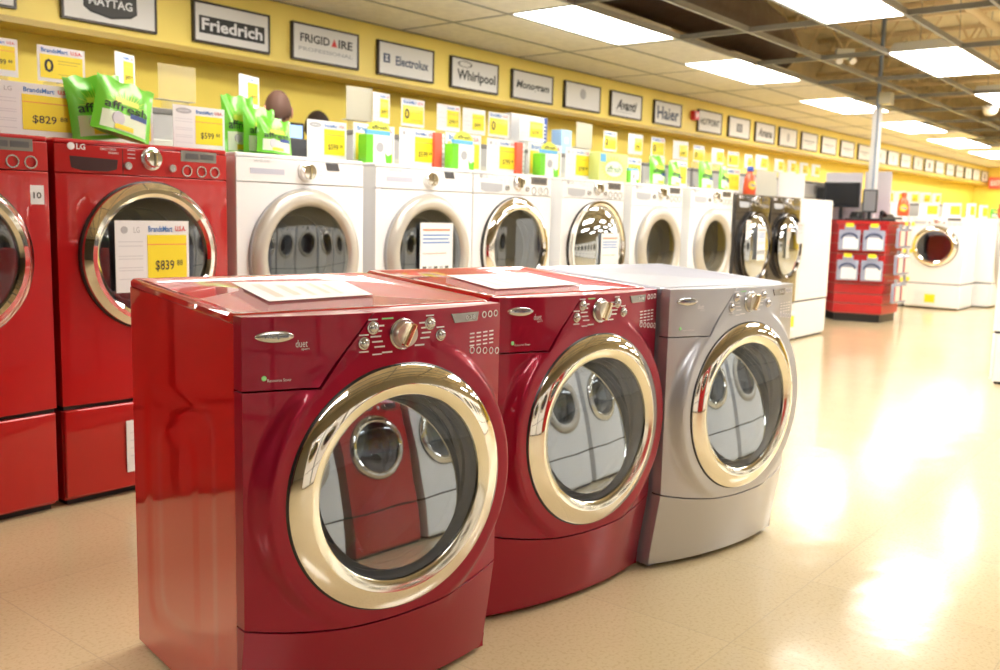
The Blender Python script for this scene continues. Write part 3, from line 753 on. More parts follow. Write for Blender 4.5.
lg_red.location = (.546, YR, 0)
lg_cut = place(lg_red, (-.236, YR, 0), 0, 'glossy red washer cut by the picture edge, without a card in its door', group=GW)
for k, x in enumerate((-1.018, -1.80, -2.58)):
    place(lg_red, (x, YR, 0), 0, 'glossy red washer of the row beyond the picture edge', group='red washers beyond the picture edge')
ob('warranty_sticker', bx(.685, .735, -.0115, -.008, 1.185, 1.255), paper, lg_cut); words_on('sticker_lettering', [('10', .71, 1.218, .024, .03, .02)], ink_black, lg_cut, -.0122)
soft = row_machine('washing_machine', white_p, satin, glass_row, .320, .240, .965, 'S', 'soft', label='white washer with broad pewter door ring standing right next to the red washer', group=GW)
soft.location = (1.352, YR, 0)
place(soft, (2.195, YR, 0), 0, 'white washer with pewter door ring and a printed notice in its door window', group=GW)
lgw = row_machine('washing_machine', white_p, chrome, glass_row, .312, .236, .980, 'LG', 'lg', label='white washer with chrome door ring and clear dark drum, after the notice washer', group=GW)
lgw.location = (2.962, YR, 0)
mir = row_machine('washing_machine', white_p, chrome, glass_mirror, .316, .290, .970, 'LG', 'mirror', label='white washer with bulging mirror-like door window', group=GW)
mir.location = (3.838, YR, 0)
lgs = row_machine('washing_machine', white_p, satin, glass_row, .312, .215, .965, 'LG', 'soft', label='white washer with pewter door ring, next after the mirror-windowed washer', group=GW)
lgs.location = (4.700, YR, 0)
place(lgs, (5.592, YR, 0), 0, 'white washer with pewter door ring touching the first dark graphite machine', group=GW)
dk = row_machine('washing_machine', graphite, mat('smoked_chrome', (.16, .145, .135), .10, 1.), glass_mirror, .310, .285, .97, 'LG', 'mirror', white_p, label='dark graphite washer with papers on its door, beside the last white washer', group=GW)
dk.location = (6.42, YR, 0); dk.scale = (.93, 1, .985)
place(dk, (7.155, YR, 0), 0, 'dark graphite washer with papers on its door, beside the plain white side panel', group=GW, scale=(.93, 1, .985))
# end cap dryer, seen from its plain side
ec = row_machine('dryer', white_p, satin, glass_row, .30, .215, .95, 'LG', 'soft', label='white machine turned to show a plain embossed side at the end of the row', cat='dryer')
ec.location = (8.84, 1.93, 0); ec.rotation_euler = (0, 0, PI / 2); ec.scale = (1, 1.28, .985)
ob('side_emboss', slab([(.05, .47), (.68, .47), (.68, 1.33), (.05, 1.33)], lambda x, z: 0., 0, 2, 2, .004), white_p, ec, bevel=.003).matrix_local = Matrix.Translation((-.0045, .70, 0)) @ Matrix.Rotation(-PI / 2, 4, 'Z')
# machines across the aisle end
aw = place(lgw, (13.05, 2.32, 0), -PI / 2, 'white washer with chrome door ring beyond the red stand, facing straight down the aisle', 'washing machine', 'machines at the far end', (.97, 1.03, .905))
place(lgs, (13.05, 3.10, 0), -PI / 2, 'white washer half hidden behind the red stand at the far end', 'washing machine', 'machines at the far end', (.97, 1.03, .905))
place(lgw, (13.93, 1.37, 0), 0, 'white washer at the far end seen edge-on beyond the frontal one', 'washing machine', 'machines at the far end', (.97, 1, .905))
place(lgs, (7.42, -.14, 0), PI, 'white machine whose plain side shows at the picture edge over the shiny floor', 'washing machine')
# opposite row, seen only as reflections in the doors and chrome
og = 'machines of the row behind the viewer'
for k, (src, x) in enumerate(((soft, 8.0), (lgs, 7.15), (lgw, 6.3), (soft, 5.45), (soft, 4.6), (lgw, 3.75), (lgs, 2.9), (lgw, 2.05), (lg_red, 1.2), (soft, .35), (lgs, -.5), (lgw, -1.35))):
    place(src, (x + .757, -3.3, 0), PI, 'machine of the facing row across the aisle behind the viewer', 'washing machine', og)

# ------------------------------------------------------------------ price cards
def price_card(kind, loc, w, h, price, label, rz=0., logo=None, group='price cards on the machine tops', tilt=.10, far=False, riser=0.):
    r = empty('price_card', loc, rz, label, 'price card', group)
    T = Matrix.Rotation(-tilt, 4, 'X')
    ch = []
    ch.append(ob('sheet', bx(-w / 2, w / 2, -.0015, .0015, 0, h), paper, r))
    if kind == 'P':
        split = -w * .08
        ch.append(ob('price_panel', bx(split, w / 2 - .012, -.003, -.0016, h * .17, h * .80), paper_yellow, r))
        cx = (split + w / 2 - .012) / 2
        if not far: ch.append(words_on('header_lettering', [('BrandsMart', cx - w * .09, h * .885, h * .085, w * .33, .02)], ink_blue, r, -.0026))
        if not far: ch.append(words_on('red_lettering', [('U.S.A.', cx + w * .19, h * .89, h * .075, w * .15, .03)], ink_red, r, -.0026))
        ch.append(words_on('price_lettering', [('$' + price, cx - w * .04, h * .36, h * .16, w * .26, .01)] + ([('88', cx + w * .17, h * .40, h * .08, w * .08)] if not far else []), ink_black, r, -.0038))
        rows = [(-w * .46, -w * .14, h * z, h * z + h * .012) for z in (.70, .64, .50, .46, .34, .30, .18)]
        ch.append(ob('text_lines', lines_bm(rows, -.0016), ink_pale, r))
        if logo == 'LG' and not far:
            ch.append(words_on('brand_lettering', [('LG', -w * .22, h * .87, h * .08, w * .08)], ink_grey, r, -.0026))
            b_ = bmesh.new(); lathe(b_, [(0, -.0026), (h * .05, -.0026), (h * .05, -.0015), (0, -.0015)], (-w * .38, 0, h * .87), 20); ch.append(ob('brand_disc', b_, ink_grey, r))
        elif logo == 'oval' and not far:
            b_ = bmesh.new(); lathe(b_, [(0, -.0026), (w * .15, -.0026), (w * .15, -.0015), (0, -.0015)], (-w * .30, 0, h * .88), 24)
            for v in b_.verts: v.co.z = h * .88 + (v.co.z - h * .88) * .32
            ch.append(ob('brand_oval', b_, ink_grey, r)); ch.append(words_on('brand_lettering', [('SAMSUNG', -w * .30, h * .88, h * .04, w * .2)], paper, r, -.0032))
        ch.append(ob('panel_rule', lines_bm([(split, w / 2 - .012, h * .66, h * .672)], -.0031), ink_orange, r))
    else:
        ch.append(ob('price_panel', bx(-w * .45, w * .45, -.003, -.0016, h * .10, h * .76), paper_yellow, r))
        ch.append(words_on('header_lettering', [('BrandsMart', -w * .14, h * .88, h * .12, w * .56, .02)], ink_blue, r, -.0026))
        ch.append(words_on('red_lettering', [('U.S.A.', w * .32, h * .88, h * .10, w * .24, .03)], ink_red, r, -.0026))
        ch.append(words_on('price_lettering', [('0', -w * .27, h * .45, h * .38, w * .20, .02)], ink_black, r, -.0038))
        ch.append(ob('text_lines', lines_bm([(-w * .08, w * .40, h * .60, h * .62), (-w * .08, w * .34, h * .52, h * .535), (-w * .08, w * .40, h * .22, h * .235)], -.0031), mat('dim_gold_print', (.45, .36, .05), .6), r))
    b_ = bmesh.new(); prism(b_, [(.0016, 0), (.05, 0), (.0016, h * .5)], -.004, .004, 'x'); ch.append(ob('easel_foot', b_, acrylic, r))
    if riser: ob('riser', bx(-w * .3, w * .3, -.002, .05, -riser, 0), film_mat('clear_riser_acrylic', (.85, .78, .60), .18), r)
    return r
ZT = 1.437; YC = 2.07
C = [ # front tier: kind, x0, x1, height, price, label, logo
 ('P', .385, .75, .215, '829', 'white price card with big yellow panel leaning above the gap between the two red washers', 'LG'),
 ('P', 1.19, 1.455, .20, '599', 'white price card on the corner of the red washer nearest the white ones', 'oval'),
 ('P', 1.94, 2.20, .205, '599', 'white price card on top of the white washer beside the dark suited person', 'oval'),
 ('Z', 2.25, 2.55, .215, '0', 'large zero price card behind a small green box, second white washer', None),
 ('P', 2.59, 2.88, .22, '599', 'white price card just before the first upright red folder', 'LG'),
 ('Z', 2.97, 3.29, .225, '0', 'zero price card behind a green box, between the two red folders', None),
 ('P', 3.35, 3.64, .22, '799', 'white price card just before the second upright red folder', 'LG'),
 ('Z', 3.77, 4.14, .225, '0', 'zero price card behind a green box, after the second red folder', None),
 ('P', 4.19, 4.49, .22, '799', 'white price card beside the big sunburst carton', 'LG'),
 ('Z', 5.00, 5.20, .20, '0', 'narrow zero price card between the sunburst carton and a green pouch', None),
 ('P', 5.66, 5.94, .22, '999', 'white price card between the two groups of green pouches', 'LG'),
 ('Z', 6.62, 6.95, .21, '0', 'zero price card just before the orange detergent bottle', None)]
for k, x0, x1, h, p, lab, lg in C: price_card(k, ((x0 + x1) / 2, YC + .05, ZT), x1 - x0, h, p, lab, 0, lg)
price_card('P', (.99, 2.20, ZT), .30, .21, '699', 'white price card half hidden behind the green pouches on the red washer', 0, 'LG')
price_card('P', (1.72, 2.22, ZT), .28, .20, '699', 'white price card half hidden behind the green pouches by the person', 0, None)
# card leaning in the red washer's door, notices on other doors
r = price_card('P', (.546 + .355, YR - .075, .845), .325, .285, '839', 'white and yellow price card fixed over the door window of the red washer', 0, 'LG', 'price cards on the machine tops', .0)
def notice(loc, w, h, label, rz=0., pict=True, m=paper):
    r = empty('door_notice', loc, rz, label, 'notice', 'notices on the machine doors')
    ob('sheet', bx(-w / 2, w / 2, -.001, .001, 0, h), m, r)
    ob('red_text_line', lines_bm([(-w * .42, w * .40, h * .87, h * .90)], -.001), ink_orange, r); ob('red_text_line', lines_bm([(-w * .42, w * .30, h * .50, h * .512)], -.001), ink_orange, r)
    ob('blue_text_line', lines_bm([(-w * .42, w * .40, h * .79, h * .812), (-w * .42, w * .36, h * .73, h * .752), (-w * .42, w * .40, h * .67, h * .692)], -.001), ink_blue if pict else ink_grey, r)
    if pict:
        for k in range(5): ob('pictogram', bx(-w * .42 + k * w * .17, -w * .42 + k * w * .17 + w * .11, -.0018, -.001, h * .18, h * .30), ink_grey if k % 2 else mat('charcoal_print'), r)
    return r
notice((2.195 + .395, YR - .068, .80), .26, .335, 'white notice with coloured lines and a row of small pictures on a white washer door')
notice((3.838 + .42, YR - .118, .78), .22, .30, 'pale notice on the bulging mirror-like washer door')
notice((6.42 + .30, YR - .118, .84), .17, .30, 'white notice low on the door of the first dark graphite machine')
notice((6.42 + .12, YR - .075, 1.02), .10, .17, 'small white slip high on the door of the first dark graphite machine', 0, False)
notice((7.155 + .48, YR - .105, .98), .17, .20, 'grey printed slip on the door of the second dark graphite machine', 0, False, lav)
notice((7.155 + .22, YR - .10, .84), .10, .30, 'narrow pale slip on the door of the second dark graphite machine', 0, False, acrylic)
def base_card(loc, w, h, label, rz=0., yellow=True):
    r = empty('drawer_card', loc, rz, label, 'price card', 'cards on the drawer bases')
    ob('sheet', bx(-w / 2, w / 2, -.0015, .0015, 0, h), paper, r)
    if yellow: ob('price_panel', bx(-w * .02, w * .44, -.003, -.0015, h * .2, h * .75), paper_yellow, r)
    ob('text_lines', lines_bm([(-w * .44, -w * .08, h * z, h * z + .004) for z in (.3, .45, .6, .75)], -.0016), ink_pale, r)
    return r
base_card((.546 + .375, YR - .028, .10), .26, .215, 'white card on the drawer base of the red washer, mostly behind the big red machine')
base_card((-.236 + .37, YR - .028, .09), .24, .22, 'white card on the drawer base of the cut-off red washer')
base_card((13.022, 2.03, .05), .30, .21, 'white and yellow card on the drawer base of the far frontal washer', -PI / 2)
base_card((14.35, 1.335, .06), .24, .20, 'white and yellow card on the drawer base of the edge-on far washer')
base_card((7.155 + .56, YR - .028, .12), .2, .2, 'yellow price card low on the pale base under the second graphite machine')

# second tier: grey machines standing back to back with the row, cards on top
GA = 'grey upright appliances behind the row'
def upright(x0, x1, y0, y1, zt, label, x_parts=True):
    r = empty('upright_appliance', (x0, y0, 0), 0, label, 'appliance', GA)
    w, d = x1 - x0, y1 - y0
    ob('body', bx(0, w, 0, d, .02, zt - .03), grey_app, r, bevel=.01)
    ob('top_panel', bx(-.004, w + .004, -.004, d + .004, zt - .03, zt), grey_dark, r, bevel=.006)
    ob('plinth', bx(.02, w - .02, .02, d - .02, 0, .02), dark_gap, r)
    ob('back_rail', bx(.03, w - .03, -.012, .0, zt - .20, zt - .16), acrylic, r, bevel=.004)
    return r
UP = [(-.6, .25, 'grey upright appliance back behind the cut-off red washer'), (.29, 1.12, 'grey upright appliance back behind the red washer top, under the zero card'), (1.16, 1.98, 'grey upright appliance back behind the gap between red and white washers'),
      (2.86, 3.66, 'grey upright appliance back beside the two people, under the grey board'), (3.70, 4.58, 'grey upright appliance back behind the two red folders'), (4.62, 5.42, 'grey upright appliance back under the pale blue box'),
      (5.46, 6.34, 'grey upright appliance back behind the sunburst carton'), (6.38, 7.3, 'grey upright appliance back behind the green pouches'), (7.34, 8.3, 'grey upright appliance back behind the detergent bottle'), (8.34, 9.2, 'grey upright appliance back behind the blank acrylic sheets'),
      (9.24, 10.1, 'grey upright appliance back behind the plain white side panel'), (10.14, 11.1, 'grey upright appliance back behind the red stand')]
for x0, x1, lab in UP: upright(x0, x1, 2.80, 3.10 if 2 < x0 < 3 else 3.42, 1.69, lab)
ZU = 1.765; YU = 2.9
U = [('P', .64, .88, .17, '799', 'upper price card cut by the picture edge on the grey appliance', 0), ('Z', .97, 1.20, .165, '0', 'upper zero price card above the cut-off and red washers', 0),
     ('P', 1.33, 1.49, .185, '499', 'upper price card turned half aside above the green pouches', .45), ('P', 3.12, 3.27, .19, '499', 'upper price card peeking out behind the grey board', 0),
     ('Z', 3.38, 3.60, .18, '0', 'upper zero price card just after the grey board', 0), ('P', 3.73, 3.97, .18, '799', 'upper price card, first of the pair between two upper zero cards', 0), ('P', 4.00, 4.25, .18, '999', 'upper price card, second of the pair between two upper zero cards', 0),
     ('Z', 4.29, 4.53, .18, '0', 'upper zero price card just before the pale blue box', 0), ('P', 4.66, 4.98, .19, '1599', 'upper price card in front of the tall blue edged carton', 0), ('Z', 5.86, 6.07, .17, '0', 'upper zero price card just after the blank grey board', 0),
     ('P', 6.27, 6.52, .18, '799', 'upper price card, next past the zero card after the blank board', 0), ('Z', 6.68, 6.93, .18, '0', 'upper zero price card above the green pouch beside the carton', 0), ('P', 7.10, 7.40, .18, '699', 'upper price card above the white washer next to graphite machines', 0),
     ('Z', 7.52, 7.75, .165, '0', 'upper zero price card over the second group of green pouches', 0), ('P', 7.92, 8.20, .165, '899', 'upper price card just before the orange detergent bottle below', 0), ('Z', 8.30, 8.57, .155, '0', 'upper zero price card over the orange detergent bottle', 0),
     ('P', 8.72, 8.91, .15, '899', 'upper price card over the first blank acrylic sheet', 0), ('P', 9.01, 9.34, .165, '599', 'upper price card, first over the wide blank acrylic sheet', 0), ('P', 9.54, 9.80, .15, '599', 'upper price card, second over the wide blank acrylic sheet', 0),
     ('P', 9.93, 10.18, .155, '799', 'upper price card over the end of the blank acrylic sheet', 0), ('P', 10.30, 10.57, .15, '799', 'upper price card over the plain white side panel', 0), ('P', 10.70, 10.98, .15, '999', 'last upper price card before the black monitors', 0)]
for k, x0, x1, h, p, lab, rz in U: price_card(k, ((x0 + x1) / 2, YU, ZU), x1 - x0, h, p, lab, rz, None, 'upper price cards', .06, (x0 + x1) > 8, .075)
price_card('P', (2.25, 3.02, ZU), .20, .19, '499', 'upper price card turned aside just before the person with dark suit', .35, None, 'upper price cards', .06, False, .075)
upright(2.0, 2.32, 2.86, 3.42, 1.69, 'narrow grey upright appliance back beside the person in the dark suit')
def blank(name, loc, w, h, m, label, rz=0.):
    r = empty(name, loc, rz, label, 'board', 'blank boards among the cards')
    if loc[2] > 1.7: ob('riser', bx(-w * .3, w * .3, -.002, .05, -.075, 0), film_mat('clear_riser_acrylic', (.85, .78, .60), .18), r)
    ob('sheet', bx(-w / 2, w / 2, -.002, .002, 0, h), m, r); ob('foot_strip', bx(-w / 2, w / 2, .002, .05, 0, .004), acrylic, r); return r
blank('blank_board', (1.80, 3.05, ZU), .23, .19, film_mat('faint_clear_board', (.80, .70, .45), .22), 'faint see-through yellow board over the price card of the red washer')
blank('blank_board', (3.03, 2.93, ZU - .0), .20, .21, mat('grey_board', (.50, .47, .36), .5), 'plain grey board standing above the second white washer', -.12)
blank('blank_board', (5.60, 2.93, ZU), .28, .21, mat('grey_board'), 'plain grey board standing above the sunburst carton', .1)
blank('blank_board', (7.50, 2.10, ZT - .018), .46, .24, acrylic, 'blank frosted sheet on the first dark graphite machine')
blank('blank_board', (8.12, 2.10, ZT - .018), .68, .25, mat('pale_acrylic', (.64, .62, .62), .3), 'wide blank frosted sheet reaching over the plain white side panel')
# cartons and folders on top
r = empty('blue_carton', (5.06, 2.96, 1.69), 0, 'white carton with a blue printed edge on the upper tier', 'box')
ob('carton_body', bx(-.40, .07, .02, .14, 0, .285), paper, r, bevel=.003); ob('blue_edge', bx(-.02, .0715, .018, .142, .002, .283), navy, r); ob('edge_print', lines_bm([(.012, .055, z, z + .012) for z in (.10, .13, .16, .19, .22)], .0178), paper, r)
r = empty('tissue_box', (5.28, 2.93, 1.69), 0, 'small pale blue box beside the blue edged carton', 'box'); ob('carton_body', bx(-.07, .08, -.04, .06, 0, .20), mat('pale_blue_card', (.40, .62, .85), .5), r, bevel=.003); ob('print_mark', bx(-.02, .03, -.0412, -.0401, .09, .14), paper, r)
for x, lab in ((2.895, 'first upright red folder between the white washers'), (3.66, 'second upright red folder between the white washers')):
    r = empty('red_folder', (x, 2.11, ZT), 0, lab, 'folder', 'red folders on the row')
    ob('cover', bx(-.04, .022, -.012, .012, 0, .21), mat('coral_red_card', (.80, .13, .08), .5), r); ob('page_edge', bx(.022, .045, -.010, .010, .003, .208), paper, r); ob('page_rule', lines_bm([(.0225, .044, z, z + .006) for z in (.03, .06, .09, .12, .15, .18)], -.010), ink_grey, r)

# ------------------------------------------------------------------ green pouches, boxes and bottles
def pouch(loc, w, h, rz, lean, roll, label, text=True, flip=1):
    r = empty('detergent_pouch', loc, rz, label, 'pouch', 'green pouches on the machine tops'); r.rotation_euler = (-lean, roll, rz)
    def th(u, v): return .030 * max(0, 1 - abs(u) ** 2.6) * (max(0, 1 - v ** 3) * .9 + .02)
    def pt(u, v, s, off=0.):
        ww = w / 2 * (1 - .05 * math.sin(v * PI)); wav = .006 * math.sin(u * 5 + v * 3)
        return (u * ww, s * (th(u, v) + off) + wav * v, v * h + (.006 * math.sin(u * 9) if v > .95 else 0))
    bm = bmesh.new(); n, m = 16, 14; G = []
    for s in (-1, 1):
        G.append([[bm.verts.new(pt(-1 + 2 * i / n, j / m, s)) for i in range(n + 1)] for j in range(m + 1)])
    for g, fl in zip(G, (0, 1)):
        for j in range(m):
            for i in range(n):
                q = (g[j][i], g[j][i + 1], g[j + 1][i + 1], g[j + 1][i]); bm.faces.new(q if fl else q[::-1])
    for i in range(n): bm.faces.new((G[0][0][i], G[0][0][i + 1], G[1][0][i + 1], G[1][0][i]))
    bmesh.ops.remove_doubles(bm, verts=bm.verts, dist=.0004)
    ob('pouch_body', bm, green, r, smooth=60)
    def patch(nm, u0, u1, v0, v1, mt, off):
        b_ = bmesh.new(); k1, k2 = 10, 6
        g = [[b_.verts.new(pt(u0 + (u1 - u0) * i / k1, v0 + (v1 - v0) * j / k2, -1, off)) for i in range(k1 + 1)] for j in range(k2 + 1)]
        for j in range(k2):
            for i in range(k1): b_.faces.new((g[j][i], g[j][i + 1], g[j + 1][i + 1], g[j + 1][i]))
        return ob(nm, b_, mt, r, smooth=True)
    patch('label_panel', -.78, .78, .06, .38, mat('pale_green_label', (.72, .84, .62), .4), .0015)
    patch('blue_band', .15, .78, .34, .43, navy, .0025)
    patch('yellow_tag', -.35, .3, .08, .17, paper_yellow, .003)
    b_ = bmesh.new()
    for k in range(18):
        a = PI * k / 17; r1, r2 = .42, (.80 if k % 2 else .62)
        c0 = [pt(r1 * math.cos(a - .06) * .95, .55 + .20 * r1 * math.sin(a - .06), -1, .003), pt(r1 * math.cos(a + .06) * .95, .55 + .20 * r1 * math.sin(a + .06), -1, .003), pt(r2 * math.cos(a) * .95, .55 + .42 * r2 * math.sin(a), -1, .003)]
        b_.faces.new([b_.verts.new(p) for p in c0])
    ob('sunburst_print', b_, lime, r)
    patch('burst_core', -.40, .40, .56, .66, lime, .003)
    words_on('lettering', [('affresh', 0, h * .50, h * .15, w * .72, .01)], ink_black, r, 0, lambda x, z: pt(max(-1, min(1, x / (w / 2))), z / h, -1, .0042)[1])
    b_ = bmesh.new(); q = pt(-.25, .27, -1, .004); lathe(b_, [(0, q[1]), (w * .10, q[1] + .001), (w * .11, q[1] + .004)], (q[0], 0, q[2]), 20); ob('machine_print', b_, ink_pale, r)
    return r
pouch((.845, 2.09, ZT + .018), .25, .255, 0, .08, -.12, 'green detergent pouch behind the other, on the red washer')
pouch((.885, 2.02, ZT + .034), .27, .225, .05, .10, .22, 'green detergent pouch in front with its name tilted, on the red washer')
pouch((1.545, 2.13, ZT), .19, .275, 0, .06, 0, 'tallest green detergent pouch on the first white washer')
pouch((1.61, 2.06, ZT), .19, .225, .0, .10, .04, 'middle green detergent pouch on the first white washer')
pouch((1.635, 1.985, ZT + .006), .21, .165, .04, .10, .06, 'lowest green detergent pouch at the edge of the first white washer')
pouch((5.40, 2.08, ZT), .26, .235, 0, .08, .02, 'green detergent pouch beside the sunburst carton')
pouch((5.56, 2.02, ZT), .20, .20, 0, .08, .05, 'pale fronted green pouch tucked behind the price card past the carton')
pouch((6.22, 2.08, ZT), .26, .24, 0, .08, .0, 'bigger green pouch of the pair before the orange bottle')
pouch((6.47, 2.04, ZT), .24, .215, .1, .08, .12, 'tilted green pouch of the pair before the orange bottle')
def small_box(loc, w, h, label, d=.06):
    r = empty('detergent_box', loc, 0, label, 'box', 'small green detergent boxes')
    ob('carton_body', bx(-w / 2, w / 2, 0, d, 0, h * .70), paper, r, bevel=.002)
    ob('green_panel', bx(-w / 2 - .0008, -w * .24, -.0008, d + .0005, 0, h * .69), green, r)
    b_ = bmesh.new(); prism(b_, [(.05, .004), (w / 2 - .002, .004), (w / 2 - .002, h * .26), (w * .32, h * .20), (w * .22, h * .28)], -.0012, 0); ob('green_splash', b_, green, r)
    ob('blue_band', bx(-w / 2 - .001, w * .42, -.0015, .012, h * .70, h * .80), sky_blue, r)
    b_ = bmesh.new(); pts = []
    for k in range(22):
        a = PI * k / 21; rr = (1 if k % 2 else .84); pts.append((math.cos(a) * w * .46 * rr, h * .80 + math.sin(a) * h * .24 * rr))
    prism(b_, pts, 0, .010); ob('sunburst_topper', b_, lime, r)
    words_on('lettering', [('affresh', 0, h * .88, h * .10, w * .6, .01)], ink_black, r, -.0015)
    b_ = bmesh.new(); lathe(b_, [(0, -.002), (h * .12, -.002), (h * .12, 0), (0, 0)], (w * .02, 0, h * .40), 20); ob('machine_print', b_, ink_grey, r)
    return r
small_box((2.315, 1.99, ZT), .185, .215, 'small green and white detergent box on the second white washer')
small_box((2.985, 1.99, ZT), .19, .215, 'small green and white detergent box between the two red folders')
small_box((3.83, 1.99, ZT), .20, .215, 'small green and white detergent box after the second red folder')
small_box((4.93, 2.02, ZT), .16, .14, 'little white detergent box tucked against the sunburst carton')
r = empty('sunburst_carton', (4.67, 2.03, ZT), 0, 'big lime carton with sunburst print on the fourth and fifth white washers', 'box')
ob('carton_body', bx(-.19, .19, 0, .12, 0, .205), mat('pale_lime_card', (.70, .80, .28), .45), r, bevel=.003)
b_ = bmesh.new(); pts = []
for k in range(44):
    a = 2 * PI * k / 44; rr = 1 if k % 2 else .55; pts.append((math.cos(a) * .175 * rr, .095 + math.sin(a) * .092 * rr))
prism(b_, pts, -.0014, 0); ob('sunburst_print', b_, green_lt, r)
b_ = bmesh.new(); prism(b_, [(math.cos(2 * PI * k / 30) * .115, .095 + math.sin(2 * PI * k / 30) * .055) for k in range(30)], -.0024, -.0014); ob('burst_core', b_, mat('pale_label', (.85, .88, .70), .4), r)
words_on('lettering', [('affresh', 0, .095, .05, .19, .015)], mat('dark_green_print', (.06, .22, .08), .5), r, -.003)
ob('blue_corner', bx(-.18, -.11, -.0024, -.0012, .14, .195), sky_blue, r)
def bottle(loc, label, s=1., rz=0., cap=tide_blue):
    r = empty('detergent_bottle', loc, rz, label, 'bottle', 'orange detergent bottles'); r.scale = (s, s, s)
    b_ = bmesh.new(); lathe(b_, [(0, 0), (.055, 0), (.062, .008), (.064, .05), (.060, .12), (.050, .165), (.032, .195), (.024, .21), (.024, .222), (0, .222)], (0, 0, 0), 28, 'z')
    for v in b_.verts: v.co.y *= .72
    ob('bottle_body', b_, tide_red, r, smooth=50)
    b_ = bmesh.new(); lathe(b_, [(.0, .218), (.030, .218), (.031, .222), (.029, .255), (.025, .26), (0, .26)], (0, 0, 0), 24, 'z'); ob('cap', b_, cap, r, smooth=40)
    yb = lambda x, z: -.72 * math.sqrt(max(1e-6, .064 ** 2 - min(abs(x), .06) ** 2)) - .001
    b_ = bmesh.new()
    for k in range(3): pass
    ring = [(math.cos(2 * PI * k / 24), math.sin(2 * PI * k / 24)) for k in range(24)]
    for rad in (1,): b_.faces.new([b_.verts.new((c * .040, yb(c * .040, 0), .09 + s_ * .040)) for c, s_ in ring])
    bmesh.ops.triangulate(b_, faces=b_.faces)
    ob('round_label', b_, mat('yellow_label', (.95, .60, .05), .4), r)
    words_on('lettering', [('Tide', 0, .09, .026, .062, .03)], ink_blue, r, -.002, yb)
    return r
bottle((7.04, 2.06, ZT - .02), 'orange detergent bottle with blue cap on the dark graphite machine', 1.0, -.5)

# ------------------------------------------------------------------ far end: cards on the machines past the red stand
upright(13.95, 14.5, 2.20, 3.35, 1.50, 'low grey appliance back behind the far frontal washer')
FZ = 1.302
for k, (y, z, x, w, h, lab) in enumerate([
    (2.62, FZ, 13.55, .26, .20, 'far price card beside the orange bottle past the red stand'), (2.16, FZ, 13.35, .26, .20, 'far price card just after the far orange bottle'), (1.86, FZ, 13.40, .24, .20, 'far price card above the chrome door of the frontal washer'),
    (2.88, FZ, 13.35, .24, .22, 'far price card behind the grey terminal on the red stand'), (1.62, FZ, 13.45, .12, .20, 'narrow far price card at the corner of the frontal washer'),
    (3.18, 1.50, 14.1, .20, .20, 'raised far price card, first of the bright group behind the pole'), (2.98, 1.50, 14.1, .18, .20, 'raised far price card, second of the bright group behind the pole'), (2.79, 1.50, 14.1, .17, .19, 'raised far price card, third of the bright group behind the pole'),
    (2.60, 1.50, 14.1, .17, .18, 'raised far price card, fourth of the bright group behind the pole'), (2.42, 1.50, 14.1, .16, .17, 'raised far price card, fifth of the bright group behind the pole'), (2.26, 1.50, 14.1, .12, .16, 'raised far price card, last of the bright group behind the pole')]):
    price_card('P', (x, y, z), w, h, '799', lab, -PI / 2 + .25, None, 'far price cards', .08, True)
bottle((13.2, 2.47, FZ), 'far orange detergent bottle on the washer past the red stand', 1.3, -1.2, tide_red)
price_card('P', (14.20, 1.62, FZ), .24, .19, '799', 'far price card on the edge-on washer', -.3, None, 'far price cards', .08, True)
r = empty('red_folder', (13.62, 1.68, FZ), -.9, 'far upright red folder on the corner of the frontal washer', 'folder'); ob('cover', bx(-.05, .05, -.012, .012, 0, .20), mat('coral_red_card'), r); ob('page_edge', bx(.05, .06, -.010, .010, .003, .198), paper, r)
pouch((14.42, 1.52, FZ), .22, .15, -.3, .1, .1, 'far green pouch on the edge-on washer')
bottle((14.62, 1.48, FZ), 'far orange detergent bottle at the picture edge', .85, -.6, tide_red)

# ------------------------------------------------------------------ red slatwall stand
K = [(10.60, 2.62), (10.28, 2.36), (10.42, 1.83), (10.95, 1.80), (11.30, 2.12), (11.12, 2.62)]
kc = Vector((10.78, 2.22))
def kpoly(s): return [(kc.x + (p[0] - kc.x) * s, kc.y + (p[1] - kc.y) * s) for p in K]
r = empty('display_stand', (kc.x, kc.y, 0), 0, 'red slatted display stand with hanging packs, near the metal pole', 'display stand')
def loft(bm, levels):
    prev = None
    for z, s in levels:
        ringv = [bm.verts.new((p[0] - kc.x, p[1] - kc.y, z)) for p in kpoly(s)]
        if prev:
            for k in range(6): bm.faces.new((prev[k], prev[(k + 1) % 6], ringv[(k + 1) % 6], ringv[k]))
        else: bm.faces.new(ringv[::-1])
        prev = ringv
    bm.faces.new(prev)
bm = bmesh.new(); lv = []; ns = 9; z0, z1 = .095, 1.175
for k in range(ns):
    a = z0 + (z1 - z0) * k / ns; b_ = z0 + (z1 - z0) * (k + 1) / ns
    lv += [(a, .962), (a + .012, .962), (a + .0125, 1.), (b_ - .001, 1.)]
lv.append((z1, .962)); loft(bm, lv)
ks = ob('slatwall', bm, [kiosk_red, kiosk_groove], r)
for p in ks.data.polygons:
    zs_ = [ks.data.vertices[i].co.z for i in p.vertices]
    if max(zs_) - min(zs_) < .0135: p.material_index = 1
bm = bmesh.new(); loft(bm, [(0, .93), (.095, .93)]); ob('plinth', bm, black, r)
bm = bmesh.new(); prism(bm, [(p[0] - kc.x + (.16 if i in (3, 4) else 0), p[1] - kc.y) for i, p in enumerate(kpoly(1.07))], 1.175, 1.215, 'z'); ob('counter_top', bm, kiosk_red, r, bevel=.006)
GP = 'packs hanging on the red stand'
